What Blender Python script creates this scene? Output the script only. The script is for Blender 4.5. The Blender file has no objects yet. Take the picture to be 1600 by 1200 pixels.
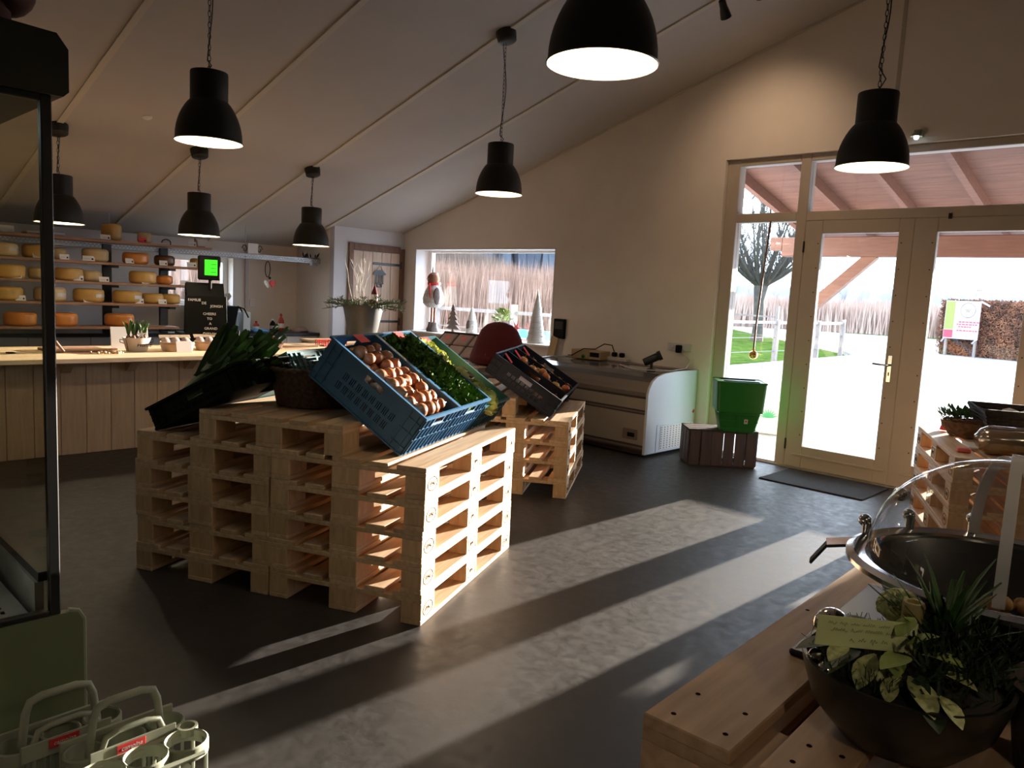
import bpy, math, random
from mathutils import Matrix, Vector
random.seed(7)
R = math.radians
sc = bpy.context.scene
C = sc.collection

# ---------------------------------------------------------------- camera
CAM_YAW, CAM_PITCH, CAM_ROLL, FPX = R(-43.858), R(6.751), R(2.941), 1207.2
_F = Vector((math.sin(CAM_YAW)*math.cos(CAM_PITCH), math.cos(CAM_YAW)*math.cos(CAM_PITCH), -math.sin(CAM_PITCH)))
_R = Vector((math.cos(CAM_YAW), -math.sin(CAM_YAW), 0)); _U = _R.cross(_F)
_R2 = math.cos(CAM_ROLL)*_R+math.sin(CAM_ROLL)*_U; _U2 = -math.sin(CAM_ROLL)*_R+math.cos(CAM_ROLL)*_U
cd = bpy.data.cameras.new('camera'); cam = bpy.data.objects.new('camera', cd); C.objects.link(cam)
cd.sensor_width = 36; cd.lens = FPX/1600*36; cd.clip_start = .05; cd.clip_end = 500
cam.matrix_world = Matrix(((_R2.x, _U2.x, -_F.x, 0), (_R2.y, _U2.y, -_F.y, 0), (_R2.z, _U2.z, -_F.z, 1.5), (0, 0, 0, 1)))
sc.camera = cam

# ---------------------------------------------------------------- sky, sun, exposure
SUN_EL = R(6.4)
w = bpy.data.worlds.new('sky'); sc.world = w; w.use_nodes = True
nt = w.node_tree; bg = nt.nodes['Background']
bg.inputs['Color'].default_value = (.70, .83, 1, 1); bg.inputs['Strength'].default_value = 4.6
sd = bpy.data.lights.new('sun', 'SUN'); sd.energy = 17.5; sd.angle = R(.6); sd.color = (1, .87, .74)
sun = bpy.data.objects.new('sun', sd); C.objects.link(sun)
sdir = Vector((.03, 1, 0)).normalized()*math.cos(SUN_EL)+Vector((0, 0, math.sin(SUN_EL)))
sun.rotation_euler = sdir.to_track_quat('Z', 'Y').to_euler(); sun.location = (0, 30, 8)
vs = sc.view_settings
vs.view_transform = 'Standard'; vs.look = 'None'; vs.gamma = 1; vs.exposure = 1.18; vs.use_curve_mapping = False
sc.cycles.max_bounces = 8; sc.cycles.diffuse_bounces = 5; sc.cycles.glossy_bounces = 4
sc.cycles.transparent_max_bounces = 16; sc.cycles.sample_clamp_indirect = 6
sc.cycles.use_denoising = True; sc.cycles.caustics_reflective = False; sc.cycles.caustics_refractive = False

# ---------------------------------------------------------------- materials
MATS = {}
def _new(name):
    m = bpy.data.materials.new(name); m.use_nodes = True; MATS[name] = m
    return m, m.node_tree, m.node_tree.nodes['Principled BSDF']
def mat(name, col, rough=.6, metal=0, var=0, scale=20, bump=0, spec=None, coords='Object', stretch=None, col2=None, rnd=0, emis=None, sheen=0):
    m, t, b = _new(name); n = t.nodes; l = t.links
    b.inputs['Base Color'].default_value = (*col, 1); b.inputs['Roughness'].default_value = rough; b.inputs['Metallic'].default_value = metal
    if spec is not None: b.inputs['Specular IOR Level'].default_value = spec
    if emis: b.inputs['Emission Color'].default_value = (*emis[0], 1); b.inputs['Emission Strength'].default_value = emis[1]
    if var or bump or col2 or rnd:
        tc = n.new('ShaderNodeTexCoord'); mp = n.new('ShaderNodeMapping'); no = n.new('ShaderNodeTexNoise')
        no.inputs['Scale'].default_value = scale; no.inputs['Detail'].default_value = 5
        if stretch: mp.inputs['Scale'].default_value = stretch
        oi = n.new('ShaderNodeObjectInfo'); ad = n.new('ShaderNodeVectorMath'); ad.operation = 'ADD'
        mu = n.new('ShaderNodeVectorMath'); mu.operation = 'SCALE'; mu.inputs['Scale'].default_value = 13
        l.new(oi.outputs['Random'], mu.inputs[0]); l.new(tc.outputs[coords], ad.inputs[0]); l.new(mu.outputs[0], ad.inputs[1])
        l.new(ad.outputs[0], mp.inputs['Vector']); l.new(mp.outputs[0], no.inputs['Vector'])
        rp = n.new('ShaderNodeValToRGB'); rp.color_ramp.elements[0].position = .32; rp.color_ramp.elements[1].position = .68
        c2 = col2 or tuple(min(1, c*(1+var)) for c in col); c1 = col if col2 else tuple(c*(1-var) for c in col)
        rp.color_ramp.elements[0].color = (*c1, 1); rp.color_ramp.elements[1].color = (*c2, 1)
        l.new(no.outputs['Fac'], rp.inputs['Fac']); out = rp.outputs['Color']
        if rnd:
            hs = n.new('ShaderNodeHueSaturation'); mr = n.new('ShaderNodeMapRange')
            mr.inputs['To Min'].default_value = 1-rnd; mr.inputs['To Max'].default_value = 1+rnd
            l.new(oi.outputs['Random'], mr.inputs['Value']); l.new(mr.outputs[0], hs.inputs['Value']); l.new(out, hs.inputs['Color']); out = hs.outputs['Color']
        l.new(out, b.inputs['Base Color'])
        if bump:
            bp = n.new('ShaderNodeBump'); bp.inputs['Strength'].default_value = bump; bp.inputs['Distance'].default_value = .01
            l.new(no.outputs['Fac'], bp.inputs['Height']); l.new(bp.outputs[0], b.inputs['Normal'])
    return m
def wood(name, c1, c2, stretch=(2, 26, 26), rough=.62, rnd=.12, knots=.0):
    return mat(name, c1, rough, col2=c2, scale=1.6, stretch=stretch, bump=.12, rnd=rnd)
def glass(name, tint=(1, 1, 1), refl=.06, rough=.02):
    m, t, b = _new(name); n = t.nodes; l = t.links; n.remove(b)
    tr = n.new('ShaderNodeBsdfTransparent'); tr.inputs[0].default_value = (*tint, 1)
    gl = n.new('ShaderNodeBsdfGlossy'); gl.inputs['Roughness'].default_value = rough
    fr = n.new('ShaderNodeLayerWeight'); fr.inputs['Blend'].default_value = .5
    pw = n.new('ShaderNodeMath'); pw.operation = 'POWER'; pw.inputs[1].default_value = 5; l.new(fr.outputs['Facing'], pw.inputs[0])
    ml = n.new('ShaderNodeMath'); ml.operation = 'MULTIPLY_ADD'; ml.inputs[1].default_value = .75; ml.inputs[2].default_value = refl
    mx = n.new('ShaderNodeMixShader'); l.new(pw.outputs[0], ml.inputs[0]); l.new(ml.outputs[0], mx.inputs[0]); l.new(tr.outputs[0], mx.inputs[1]); l.new(gl.outputs[0], mx.inputs[2])
    l.new(mx.outputs[0], n['Material Output'].inputs['Surface'])
    return m
def emit(name, col, s):
    m, t, b = _new(name); n = t.nodes; n.remove(b)
    e = n.new('ShaderNodeEmission'); e.inputs[0].default_value = (*col, 1); e.inputs[1].default_value = s
    t.links.new(e.outputs[0], n['Material Output'].inputs['Surface']); return m

mat('plaster', (.82, .755, .70), .9, var=.03, scale=3, bump=.02)
mat('plaster_white', (.66, .64, .66), .9, var=.02, scale=4)
mat('ceiling_panel', (.52, .48, .45), .8, var=.03, scale=2)
mat('batten', (.60, .54, .45), .7)
mat('frame_paint', (.50, .435, .365), .5, var=.03, scale=6)
mat('white_paint', (.80, .78, .76), .5)
mat('rear_wall', (.26, .225, .195), .9)
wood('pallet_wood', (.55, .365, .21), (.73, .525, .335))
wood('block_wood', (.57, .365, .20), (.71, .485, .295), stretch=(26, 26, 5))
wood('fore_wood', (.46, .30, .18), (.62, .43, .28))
wood('plank', (.74, .53, .35), (.84, .65, .47), stretch=(26, 26, 2), rnd=.05)
wood('counter_wood', (.58, .40, .24), (.72, .54, .36), stretch=(24, 2, 24))
wood('shelf_wood', (.30, .16, .095), (.40, .225, .14), stretch=(24, 2, 24))
wood('door_plank', (.60, .42, .31), (.72, .54, .42), stretch=(24, 24, 2), rnd=.06)
wood('brown_frame', (.17, .085, .05), (.25, .13, .08), stretch=(24, 24, 3))
wood('old_wood', (.055, .033, .028), (.095, .06, .05), stretch=(20, 20, 2), rnd=.2)
wood('larch', (.13, .056, .036), (.185, .09, .06), stretch=(2, 20, 20), rnd=.08)
wood('larch_x', (.10, .042, .028), (.14, .064, .044), stretch=(2, 20, 20), rnd=.08)
wood('grey_post', (.14, .12, .11), (.24, .2, .18), stretch=(20, 20, 3))
mat('ink', (.018, .009, .006), .9, spec=0)
mat('blue_plastic', (.030, .115, .23), .38, var=.06, scale=8)
mat('teal_plastic', (.022, .10, .125), .38, var=.06, scale=8)
mat('navy_plastic', (.010, .015, .030), .5, var=.06, scale=8, spec=.25)
mat('black_plastic', (.004, .004, .004), .6, spec=.12)
mat('dark_metal', (.020, .019, .016), .48, spec=.4)
mat('black_metal', (.012, .012, .012), .4)
mat('shade_inner', (.85, .80, .68), .6)
emit('bulb', (1, .80, .50), 6)
emit('led_strip', (.82, .94, 1), 1.6)
emit('green_screen', (.05, .75, .02), .9)
mat('screen_text', (.0, .22, .0), .6)
mat('galvanised', (.42, .43, .45), .45, .8, var=.08, scale=20)
mat('chrome', (.75, .75, .76), .15, 1)
mat('cabinet', (.55, .52, .50), .5)
mat('worktop', (.015, .016, .02), .35)
mat('cheese_yellow', (.62, .37, .10), .45, var=.1, scale=8, rnd=.15)
mat('cheese_pale', (.62, .46, .24), .5, var=.08, scale=8, rnd=.1)
mat('cheese_orange', (.66, .24, .045), .4, var=.12, scale=7, rnd=.1)
mat('cheese_dark', (.12, .05, .022), .4, var=.1, scale=8)
mat('film_white', (.62, .60, .58), .25, var=.06, scale=30)
mat('card_white', (.80, .77, .75), .7)
mat('card_grey', (.34, .31, .30), .7)
mat('red_card', (.65, .045, .045), .6)
mat('pink_card', (.75, .16, .16), .6)
mat('red_felt', (.085, .004, .007), .95, var=.15, scale=60, bump=.3)
mat('red_plastic', (.45, .02, .015), .3)
mat('green_plastic', (.012, .17, .02), .38)
mat('green_lit_panel', (.17, .20, .105), .42)  # green light on a grey panel, put into its colour
mat('olive_dark', (.035, .036, .020), .5)
mat('grey_plastic', (.34, .36, .27), .4, spec=.5)
mat('pot_grey', (.055, .055, .05), .6, var=.1, scale=10)
mat('wicker', (.085, .045, .028), .8, var=.5, scale=60, bump=.5)
mat('wicker_dark', (.030, .018, .014), .8, var=.4, scale=50, bump=.5)
mat('straw', (.16, .085, .045), .9, var=.4, scale=40)
mat('onion_skin', (.32, .13, .058), .38, var=.3, scale=14, stretch=(3, 3, 1), rnd=.2)
mat('kale', (.030, .075, .012), .75, col2=(.085, .18, .032), scale=14, spec=.15)
mat('leek_green', (.030, .060, .022), .5, col2=(.08, .14, .05), scale=8, rnd=.2)
mat('leek_white', (.42, .46, .30), .5)
mat('lettuce', (.42, .46, .09), .5, col2=(.62, .60, .22), scale=10)
mat('apple', (.42, .05, .02), .35, col2=(.55, .30, .06), scale=6, rnd=.2)
mat('pumpkin', (.72, .22, .03), .4, var=.2, scale=10, rnd=.15)
mat('leaf_dark', (.012, .035, .010), .5, var=.3, scale=20)
mat('leaf_mid', (.035, .10, .018), .5, var=.3, scale=20, rnd=.2)
mat('leaf_light', (.26, .34, .09), .5, var=.3, scale=20)
mat('leaf_pale', (.42, .45, .20), .5, var=.35, scale=90)
mat('conifer', (.030, .055, .022), .7, col2=(.09, .12, .05), scale=20)
mat('moss', (.012, .028, .008), .95, var=.5, scale=60, bump=.6)
mat('soil', (.015, .010, .008), .95)
mat('twig_grey', (.48, .43, .38), .7)
mat('bulb_brown', (.22, .11, .06), .7)
mat('ceramic_white', (.60, .55, .50), .45)
mat('bowl_black', (.012, .012, .011), .35, var=.2, scale=30)
mat('bamboo', (.40, .33, .14), .6, var=.15, scale=12)
mat('green_card', (.72, .80, .40), .8)
mat('pen', (.05, .06, .05), .8)
mat('slate', (.06, .06, .065), .35)
mat('nut', (.40, .22, .08), .6, var=.2, scale=10)
mat('silver_ball', (.70, .66, .60), .08, 1)
mat('gold_ball', (.80, .50, .16), .15, 1)
mat('fur_white', (.60, .57, .54), .95, var=.25, scale=40, bump=.6)
mat('felt_brown', (.28, .12, .07), .95, var=.15, scale=40)
mat('felt_grey', (.20, .16, .15), .95, var=.2, scale=40)
mat('knit_taupe', (.22, .13, .10), .95, var=.15, scale=60)
mat('tray_paper', (.36, .27, .25), .85, var=.12, scale=10)
mat('tray_wood', (.36, .23, .15), .7, var=.2, scale=12)
mat('kraft', (.46, .33, .22), .7, var=.12, scale=14)
mat('soap_red', (.42, .04, .02), .25)
mat('blue_cloth', (.10, .32, .60), .8)
mat('freezer_shaded', (.38, .325, .27), .4)  # white front darkened toward brown to carry its shade
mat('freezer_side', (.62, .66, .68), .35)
mat('freezer_grey', (.20, .155, .13), .45)
mat('freezer_dark', (.07, .045, .038), .5)
mat('freezer_lid', (.10, .10, .10), .12, spec=.5)
mat('beige_box', (.46, .33, .17), .6)
mat('mat_rubber', (.022, .018, .016), .9, bump=.4, var=.3, scale=90)
mat('plush_brown', (.16, .075, .055), .95)
mat('teal_paint', (.06, .22, .30), .6)
mat('bark', (.055, .05, .042), .9, var=.3, scale=6, bump=.5)
mat('reed', (.15, .085, .06), .9, col2=(.28, .18, .135), scale=1.3, coords='Object')
mat('reed_haze', (.24, .165, .135), 1, col2=(.36, .27, .23), scale=.8, spec=0)  # reed colour paled to hold the haze of distance
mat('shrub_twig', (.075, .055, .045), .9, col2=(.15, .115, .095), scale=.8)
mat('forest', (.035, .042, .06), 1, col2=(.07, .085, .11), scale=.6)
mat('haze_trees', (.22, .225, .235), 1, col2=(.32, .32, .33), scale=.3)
mat('hedge_leaf', (.07, .028, .018), .8, col2=(.24, .10, .05), scale=3)
mat('hedge_core', (.05, .03, .02), 1)
mat('kerb', (.32, .29, .26), .9, var=.2, scale=5)
mat('sign_white', (.34, .31, .33), .5)
mat('sign_green', (.20, .22, .06), .5)
mat('sign_pink', (.32, .04, .07), .5)
mat('sign_cream', (.36, .34, .20), .5)
mat('bag_print', (.50, .52, .42), .6, var=.08, scale=5)
mat('leaf_print', (.05, .30, .12), .6)
mat('wire', (.16, .15, .14), .5, .5)
glass('pane', (.97, .98, .98), .035)
glass('fridge_pane', (.86, .87, .80), .05)
glass('acrylic', (.93, .93, .93), .07, .03)
def white_veil(name, col, alpha, rough=.2):
    m = mat(name, col, rough, spec=.8); t = m.node_tree; n = t.nodes; b = n['Principled BSDF']; tr = n.new('ShaderNodeBsdfTransparent'); mx = n.new('ShaderNodeMixShader'); mx.inputs[0].default_value = alpha
    t.links.new(tr.outputs[0], mx.inputs[1]); t.links.new(b.outputs[0], mx.inputs[2]); t.links.new(mx.outputs[0], n['Material Output'].inputs['Surface'])
white_veil('hoop_plastic', (.85, .85, .85), .5)  # white mixed into the clear hoops to stand for bright highlights
glass('film_clear', (.80, .76, .70), .35, .18)
glass('poly_bag', (.85, .85, .85), .35, .15)

def floor_mat():
    m, t, b = _new('concrete_floor'); n = t.nodes; l = t.links
    tc = n.new('ShaderNodeTexCoord')
    n1 = n.new('ShaderNodeTexNoise'); n1.inputs['Scale'].default_value = 1.4; n1.inputs['Detail'].default_value = 8; n1.inputs['Roughness'].default_value = .65
    n2 = n.new('ShaderNodeTexNoise'); n2.inputs['Scale'].default_value = 16; n2.inputs['Detail'].default_value = 10; n2.inputs['Distortion'].default_value = .35; n2.inputs['Roughness'].default_value = .7
    l.new(tc.outputs['Object'], n1.inputs['Vector']); l.new(tc.outputs['Object'], n2.inputs['Vector'])
    mx = n.new('ShaderNodeMath'); mx.operation = 'ADD'; l.new(n1.outputs['Fac'], mx.inputs[0]); l.new(n2.outputs['Fac'], mx.inputs[1])
    rp = n.new('ShaderNodeValToRGB'); rp.color_ramp.elements[0].position = .35; rp.color_ramp.elements[1].position = .7
    rp.color_ramp.elements[0].color = (.020, .018, .017, 1); rp.color_ramp.elements[1].color = (.060, .055, .051, 1)
    hv = n.new('ShaderNodeMath'); hv.operation = 'MULTIPLY'; hv.inputs[1].default_value = .5; l.new(mx.outputs[0], hv.inputs[0]); l.new(hv.outputs[0], rp.inputs['Fac'])
    l.new(rp.outputs['Color'], b.inputs['Base Color'])
    rr = n.new('ShaderNodeMapRange'); rr.inputs['From Min'].default_value = .35; rr.inputs['From Max'].default_value = .65; rr.inputs['To Min'].default_value = .42; rr.inputs['To Max'].default_value = .60
    l.new(n2.outputs['Fac'], rr.inputs['Value']); l.new(rr.outputs[0], b.inputs['Roughness'])
    bp = n.new('ShaderNodeBump'); bp.inputs['Strength'].default_value = .22; bp.inputs['Distance'].default_value = .003
    l.new(n2.outputs['Fac'], bp.inputs['Height']); l.new(bp.outputs[0], b.inputs['Normal'])
floor_mat()
MATS['concrete_floor'].node_tree.nodes['Principled BSDF'].inputs['Specular IOR Level'].default_value = .5
mat('asphalt', (.20, .20, .22), .42, col2=(.30, .30, .31), scale=1.2, bump=.1)
mat('grass', (.024, .052, .010), 1, col2=(.060, .090, .022), scale=3, bump=.3, spec=0)
mat('field', (.20, .18, .12), 1, col2=(.32, .28, .20), scale=.4)

# ---------------------------------------------------------------- mesh builder
class B:
    def __init__(s): s.v = []; s.f = []; s.T = Matrix()
    def add(s, vs, fs):
        k = len(s.v); T = s.T; s.v += [tuple(T @ Vector(p)) for p in vs]; s.f += [tuple(i+k for i in f) for f in fs]; return s
    def box(s, x0, y0, z0, x1, y1, z1):
        return s.add([(x0, y0, z0), (x1, y0, z0), (x1, y1, z0), (x0, y1, z0), (x0, y0, z1), (x1, y0, z1), (x1, y1, z1), (x0, y1, z1)],
                     [(0, 3, 2, 1), (4, 5, 6, 7), (0, 1, 5, 4), (1, 2, 6, 5), (2, 3, 7, 6), (3, 0, 4, 7)])
    def bbox(s, x0, y0, z0, x1, y1, z1, b=.003):          # box with chamfered vertical-free edges (all 12)
        X = (x0, x0+b, x1-b, x1); Y = (y0, y0+b, y1-b, y1); Z = (z0, z0+b, z1-b, z1)
        vs = []; 
        for i in (0, 1):
            for j in (0, 1):
                for k in (0, 1):
                    xi = (X[0], X[1]) if i == 0 else (X[3], X[2]); yj = (Y[0], Y[1]) if j == 0 else (Y[3], Y[2]); zk = (Z[0], Z[1]) if k == 0 else (Z[3], Z[2])
                    vs += [(xi[0], yj[1], zk[1]), (xi[1], yj[0], zk[1]), (xi[1], yj[1], zk[0])]
        I = lambda i, j, k, a: (i*4+j*2+k)*3+a
        fs = []
        for i in (0, 1):
            q = [I(i, 0, 0, 0), I(i, 1, 0, 0), I(i, 1, 1, 0), I(i, 0, 1, 0)]; fs.append(q if i else q[::-1])
            q = [I(0, i, 0, 1), I(1, i, 0, 1), I(1, i, 1, 1), I(0, i, 1, 1)]; fs.append(q[::-1] if i else q)
            q = [I(0, 0, i, 2), I(1, 0, i, 2), I(1, 1, i, 2), I(0, 1, i, 2)]; fs.append(q if i else q[::-1])
        for j in (0, 1):
            for k in (0, 1):
                fs.append([I(0, j, k, 1), I(1, j, k, 1), I(1, j, k, 2), I(0, j, k, 2)][::(1 if j == k else -1)])
        for i in (0, 1):
            for k in (0, 1):
                fs.append([I(i, 0, k, 0), I(i, 1, k, 0), I(i, 1, k, 2), I(i, 0, k, 2)][::(-1 if i == k else 1)])
        for i in (0, 1):
            for j in (0, 1):
                fs.append([I(i, j, 0, 0), I(i, j, 1, 0), I(i, j, 1, 1), I(i, j, 0, 1)][::(1 if i == j else -1)])
        for i in (0, 1):
            for j in (0, 1):
                for k in (0, 1):
                    fs.append([I(i, j, k, 0), I(i, j, k, 1), I(i, j, k, 2)][::(-1 if (i+j+k) % 2 == 0 else 1)])
        return s.add(vs, fs)
    def obox(s, c, size, M):
        o = s.T; s.T = o @ Matrix.Translation(c) @ M.to_4x4(); a, b, d = (x/2 for x in size); s.box(-a, -b, -d, a, b, d); s.T = o; return s
    def bar(s, p, q, w, h, up=(0, 0, 1)):
        p = Vector(p); q = Vector(q); d = (q-p); L = d.length; x = d.normalized(); y = Vector(up).cross(x)
        if y.length < 1e-4: y = Vector((1, 0, 0)).cross(x)
        y.normalize(); z = x.cross(y)
        M = Matrix((x, y, z)).transposed(); return s.obox((p+q)/2, (L, w, h), M)
    def tube(s, pts, r, n=8, caps=True, closed=False):
        pts = [Vector(p) for p in pts]; m = len(pts); rs = r if isinstance(r, (list, tuple)) else [r]*m
        vs = []; fs = []; prev = None
        for i, p in enumerate(pts):
            if closed: t = pts[(i+1) % m]-pts[i-1]
            else: t = pts[min(i+1, m-1)]-pts[max(i-1, 0)]
            t = t.normalized() if t.length > 1e-9 else Vector((0, 0, 1))
            if prev is None:
                a = Vector((0, 0, 1)) if abs(t.z) < .9 else Vector((1, 0, 0)); u = t.cross(a).normalized()
            else:
                u = prev-t*prev.dot(t); u = u.normalized() if u.length > 1e-6 else t.orthogonal().normalized()
            prev = u; v = t.cross(u)
            for k in range(n):
                a = 2*math.pi*k/n; vs.append(p+(u*math.cos(a)+v*math.sin(a))*rs[i])
        for i in range(m if closed else m-1):
            j = (i+1) % m
            for k in range(n): fs.append((i*n+k, i*n+(k+1) % n, j*n+(k+1) % n, j*n+k))
        if caps and not closed: fs.append(tuple(range(n))[::-1]); fs.append(tuple((m-1)*n+k for k in range(n)))
        return s.add(vs, fs)
    def lathe(s, prof, n=24, c=(0, 0, 0), sx=1, sy=1, arc=2*math.pi, wob=None):
        vs = []; fs = []; full = abs(arc-2*math.pi) < 1e-6; m = n if full else n+1
        for r, z in prof:
            for k in range(m):
                a = arc*k/n; rr = r*(1+(wob(a, z) if wob else 0)); vs.append((c[0]+rr*math.cos(a)*sx, c[1]+rr*math.sin(a)*sy, c[2]+z))
        for i in range(len(prof)-1):
            for k in range(n):
                k2 = (k+1) % m; fs.append((i*m+k, i*m+k2, (i+1)*m+k2, (i+1)*m+k))
        if prof[0][0] > 1e-5 and full and getattr(s, 'cap0', False): fs.append(tuple(range(m))[::-1])
        return s.add(vs, fs)
    def sphere(s, c, r, nu=12, nv=8, sc_=(1, 1, 1)):
        return s.lathe_s(c, r, nu, nv, sc_)
    def lathe_s(s, c, r, nu, nv, k):
        o = s.T; s.T = o @ Matrix.Translation(c) @ Matrix.Diagonal((*k, 1)); s.lathe([(r*math.sin(math.pi*i/nv), -r*math.cos(math.pi*i/nv)) for i in range(nv+1)], nu); s.T = o; return s
    def disc(s, c, r, n=24, up=True):
        vs = [(c[0]+r*math.cos(2*math.pi*k/n), c[1]+r*math.sin(2*math.pi*k/n), c[2]) for k in range(n)]
        return s.add(vs, [tuple(range(n)) if up else tuple(range(n))[::-1]])
    def prism(s, poly, a, b, axis='z'):                    # polygon (u,v) extruded a..b along axis
        P = {'z': lambda u, v, t: (u, v, t), 'y': lambda u, v, t: (u, t, v), 'x': lambda u, v, t: (t, u, v)}[axis]
        n = len(poly); vs = [P(u, v, a) for u, v in poly]+[P(u, v, b) for u, v in poly]
        fs = [tuple(range(n))[::-1], tuple(range(n, 2*n))]+[(i, (i+1) % n, n+(i+1) % n, n+i) for i in range(n)]
        return s.add(vs, fs)
    def wall(s, W, H, t, holes):                           # panel in XZ, thickness y 0..t, rectangular holes (x0,z0,x1,z1)
        xs = sorted({0, W, *[h[0] for h in holes], *[h[2] for h in holes]}); zs = sorted({0, H, *[h[1] for h in holes], *[h[3] for h in holes]})
        solid = lambda i, j: 0 <= i < len(xs)-1 and 0 <= j < len(zs)-1 and not any(h[0]-1e-6 <= xs[i] and xs[i+1] <= h[2]+1e-6 and h[1]-1e-6 <= zs[j] and zs[j+1] <= h[3]+1e-6 for h in holes)
        n = len(zs); vs = [(x, y, z) for y in (0, t) for x in xs for z in zs]; o = len(xs)*n; I = lambda i, j: i*n+j
        fs = []
        for i in range(len(xs)-1):
            for j in range(len(zs)-1):
                if not solid(i, j): continue
                fs.append((I(i, j), I(i+1, j), I(i+1, j+1), I(i, j+1))); fs.append((o+I(i, j), o+I(i, j+1), o+I(i+1, j+1), o+I(i+1, j)))
                if not solid(i-1, j): fs.append((I(i, j), I(i, j+1), o+I(i, j+1), o+I(i, j)))
                if not solid(i+1, j): fs.append((I(i+1, j), o+I(i+1, j), o+I(i+1, j+1), I(i+1, j+1)))
                if not solid(i, j-1): fs.append((I(i, j), o+I(i, j), o+I(i+1, j), I(i+1, j)))
                if not solid(i, j+1): fs.append((I(i, j+1), I(i+1, j+1), o+I(i+1, j+1), o+I(i, j+1)))
        return s.add(vs, fs)
    def mesh(s, name, m, smooth=0):
        me = bpy.data.meshes.new(name); me.from_pydata(s.v, [], s.f); me.update()
        if smooth:
            for p in me.polygons: p.use_smooth = True
            me.set_sharp_from_angle(angle=R(smooth))
        me.materials.append(MATS[m]); return me

def link(name, me, parent=None, loc=None, rot=None, M=None):
    o = bpy.data.objects.new(name, me); C.objects.link(o)
    if parent is not None: o.parent = parent
    if loc is not None: o.location = loc
    if rot is not None: o.rotation_euler = rot
    if M is not None: o.matrix_local = M
    return o
def part(name, b, m, parent, smooth=0, **k): return link(name, b.mesh(name, m, smooth), parent, **k)
def tag(o, label, cat, group=None):
    o['label'] = label; o['category'] = cat
    if group: o['group'] = group
    return o
def thing(name, label, cat, loc=(0, 0, 0), rz=0, group=None, M=None):
    o = bpy.data.objects.new(name, None); C.objects.link(o); o.empty_display_size = .1
    if M is not None: o.matrix_world = M
    else: o.location = loc; o.rotation_euler = (0, 0, rz)
    return tag(o, label, cat, group)
def single(name, b, m, label, cat, group=None, smooth=0, loc=None, rot=None, M=None):
    return tag(link(name, b.mesh(name, m, smooth) if isinstance(b, B) else b, None, loc, rot, M), label, cat, group)
def struct(name, b=None, m=None, parent=None, smooth=0, **k):
    o = link(name, b.mesh(name, m, smooth) if b else None, parent, **k)
    if parent is None: o['kind'] = 'structure'
    return o
def stuff(o): o['kind'] = 'stuff'; return o
def frame(p, x, y, z): return Matrix(((x[0], y[0], z[0], p[0]), (x[1], y[1], z[1], p[1]), (x[2], y[2], z[2], p[2]), (0, 0, 0, 1)))
def RM(rx=0, ry=0, rz=0): return Matrix.Rotation(rz, 4, 'Z') @ Matrix.Rotation(ry, 4, 'Y') @ Matrix.Rotation(rx, 4, 'X')
def TR(x, y, z): return Matrix.Translation((x, y, z))
def copy_tree(o, parent=None):
    c = o.copy(); C.objects.link(c)
    if parent is not None: c.parent = parent; c.matrix_parent_inverse = o.matrix_parent_inverse
    for ch in list(o.children): copy_tree(ch, c)
    return c
def text_mesh(s, size, m, ext=.0006, align='CENTER', name='lettering', shear=0):
    cu = bpy.data.curves.new('t', 'FONT'); cu.body = s; cu.size = size; cu.extrude = ext; cu.align_x = align; cu.align_y = 'CENTER'; cu.resolution_u = 2; cu.shear = shear
    o = bpy.data.objects.new('t', cu); C.objects.link(o)
    bpy.context.view_layer.update()
    me = bpy.data.meshes.new_from_object(o.evaluated_get(bpy.context.evaluated_depsgraph_get())); bpy.data.objects.remove(o); bpy.data.curves.remove(cu)
    me.name = name; me.materials.clear(); me.materials.append(MATS[m]); return me
def scribble(b, x0, z0, W, h, seed, y=0):                  # a line of illegible handwriting as a thin pen stroke in XZ
    rr = random.Random(seed); x = x0
    while x < x0+W:
        wl = rr.uniform(.25, .5)*W*.45; pts = []; e = min(x+wl, x0+W); k = 0
        while x < e:
            pts.append((x, y, z0+(h*rr.uniform(.3, 1) if k % 2 else 0)-(h*.6 if rr.random() < .12 else 0))); x += h*.35; k += 1
        if len(pts) > 1: b.tube(pts, h*.06, 3)
        x += h*.7

CZ = lambda x: 2.256+.3*(x+8.962)                          # ceiling height over x
GY = 6.95                                                  # inner face of the gable wall

# ================================================================= THE ROOM
RIDGE = 1.0; XR = 4.5; YN = -3.5
struct('floor', B().box(-9.95, YN, -.12, XR, 7.02, 0), 'concrete_floor')
zr = CZ(RIDGE); zx = zr-.3*(XR-RIDGE)
struct('ceiling', B().prism([(-10.2, CZ(-10.2)), (RIDGE, zr), (RIDGE, zr+.15), (-10.2, CZ(-10.2)+.15)], YN, 7.3, 'y'), 'ceiling_panel')
struct('ceiling_rear', B().prism([(RIDGE, zr), (XR+.2, zx-.06), (XR+.2, zx+.1), (RIDGE, zr+.15)], YN, 7.3, 'y'), 'ceiling_panel')
for i, y in enumerate((-1.5, -.3, .9, 2.1, 3.31, 4.525, 5.73, 6.925)):
    wd = .05 if i < 7 else .022
    b = B().prism([(-9.9, CZ(-9.9)), (-9.9, CZ(-9.9)-.014), (RIDGE, zr-.014), (RIDGE, zr)], y-wd/2, y+wd/2, 'y')
    struct('trim_%d' % (i+1), b, 'batten')
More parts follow.
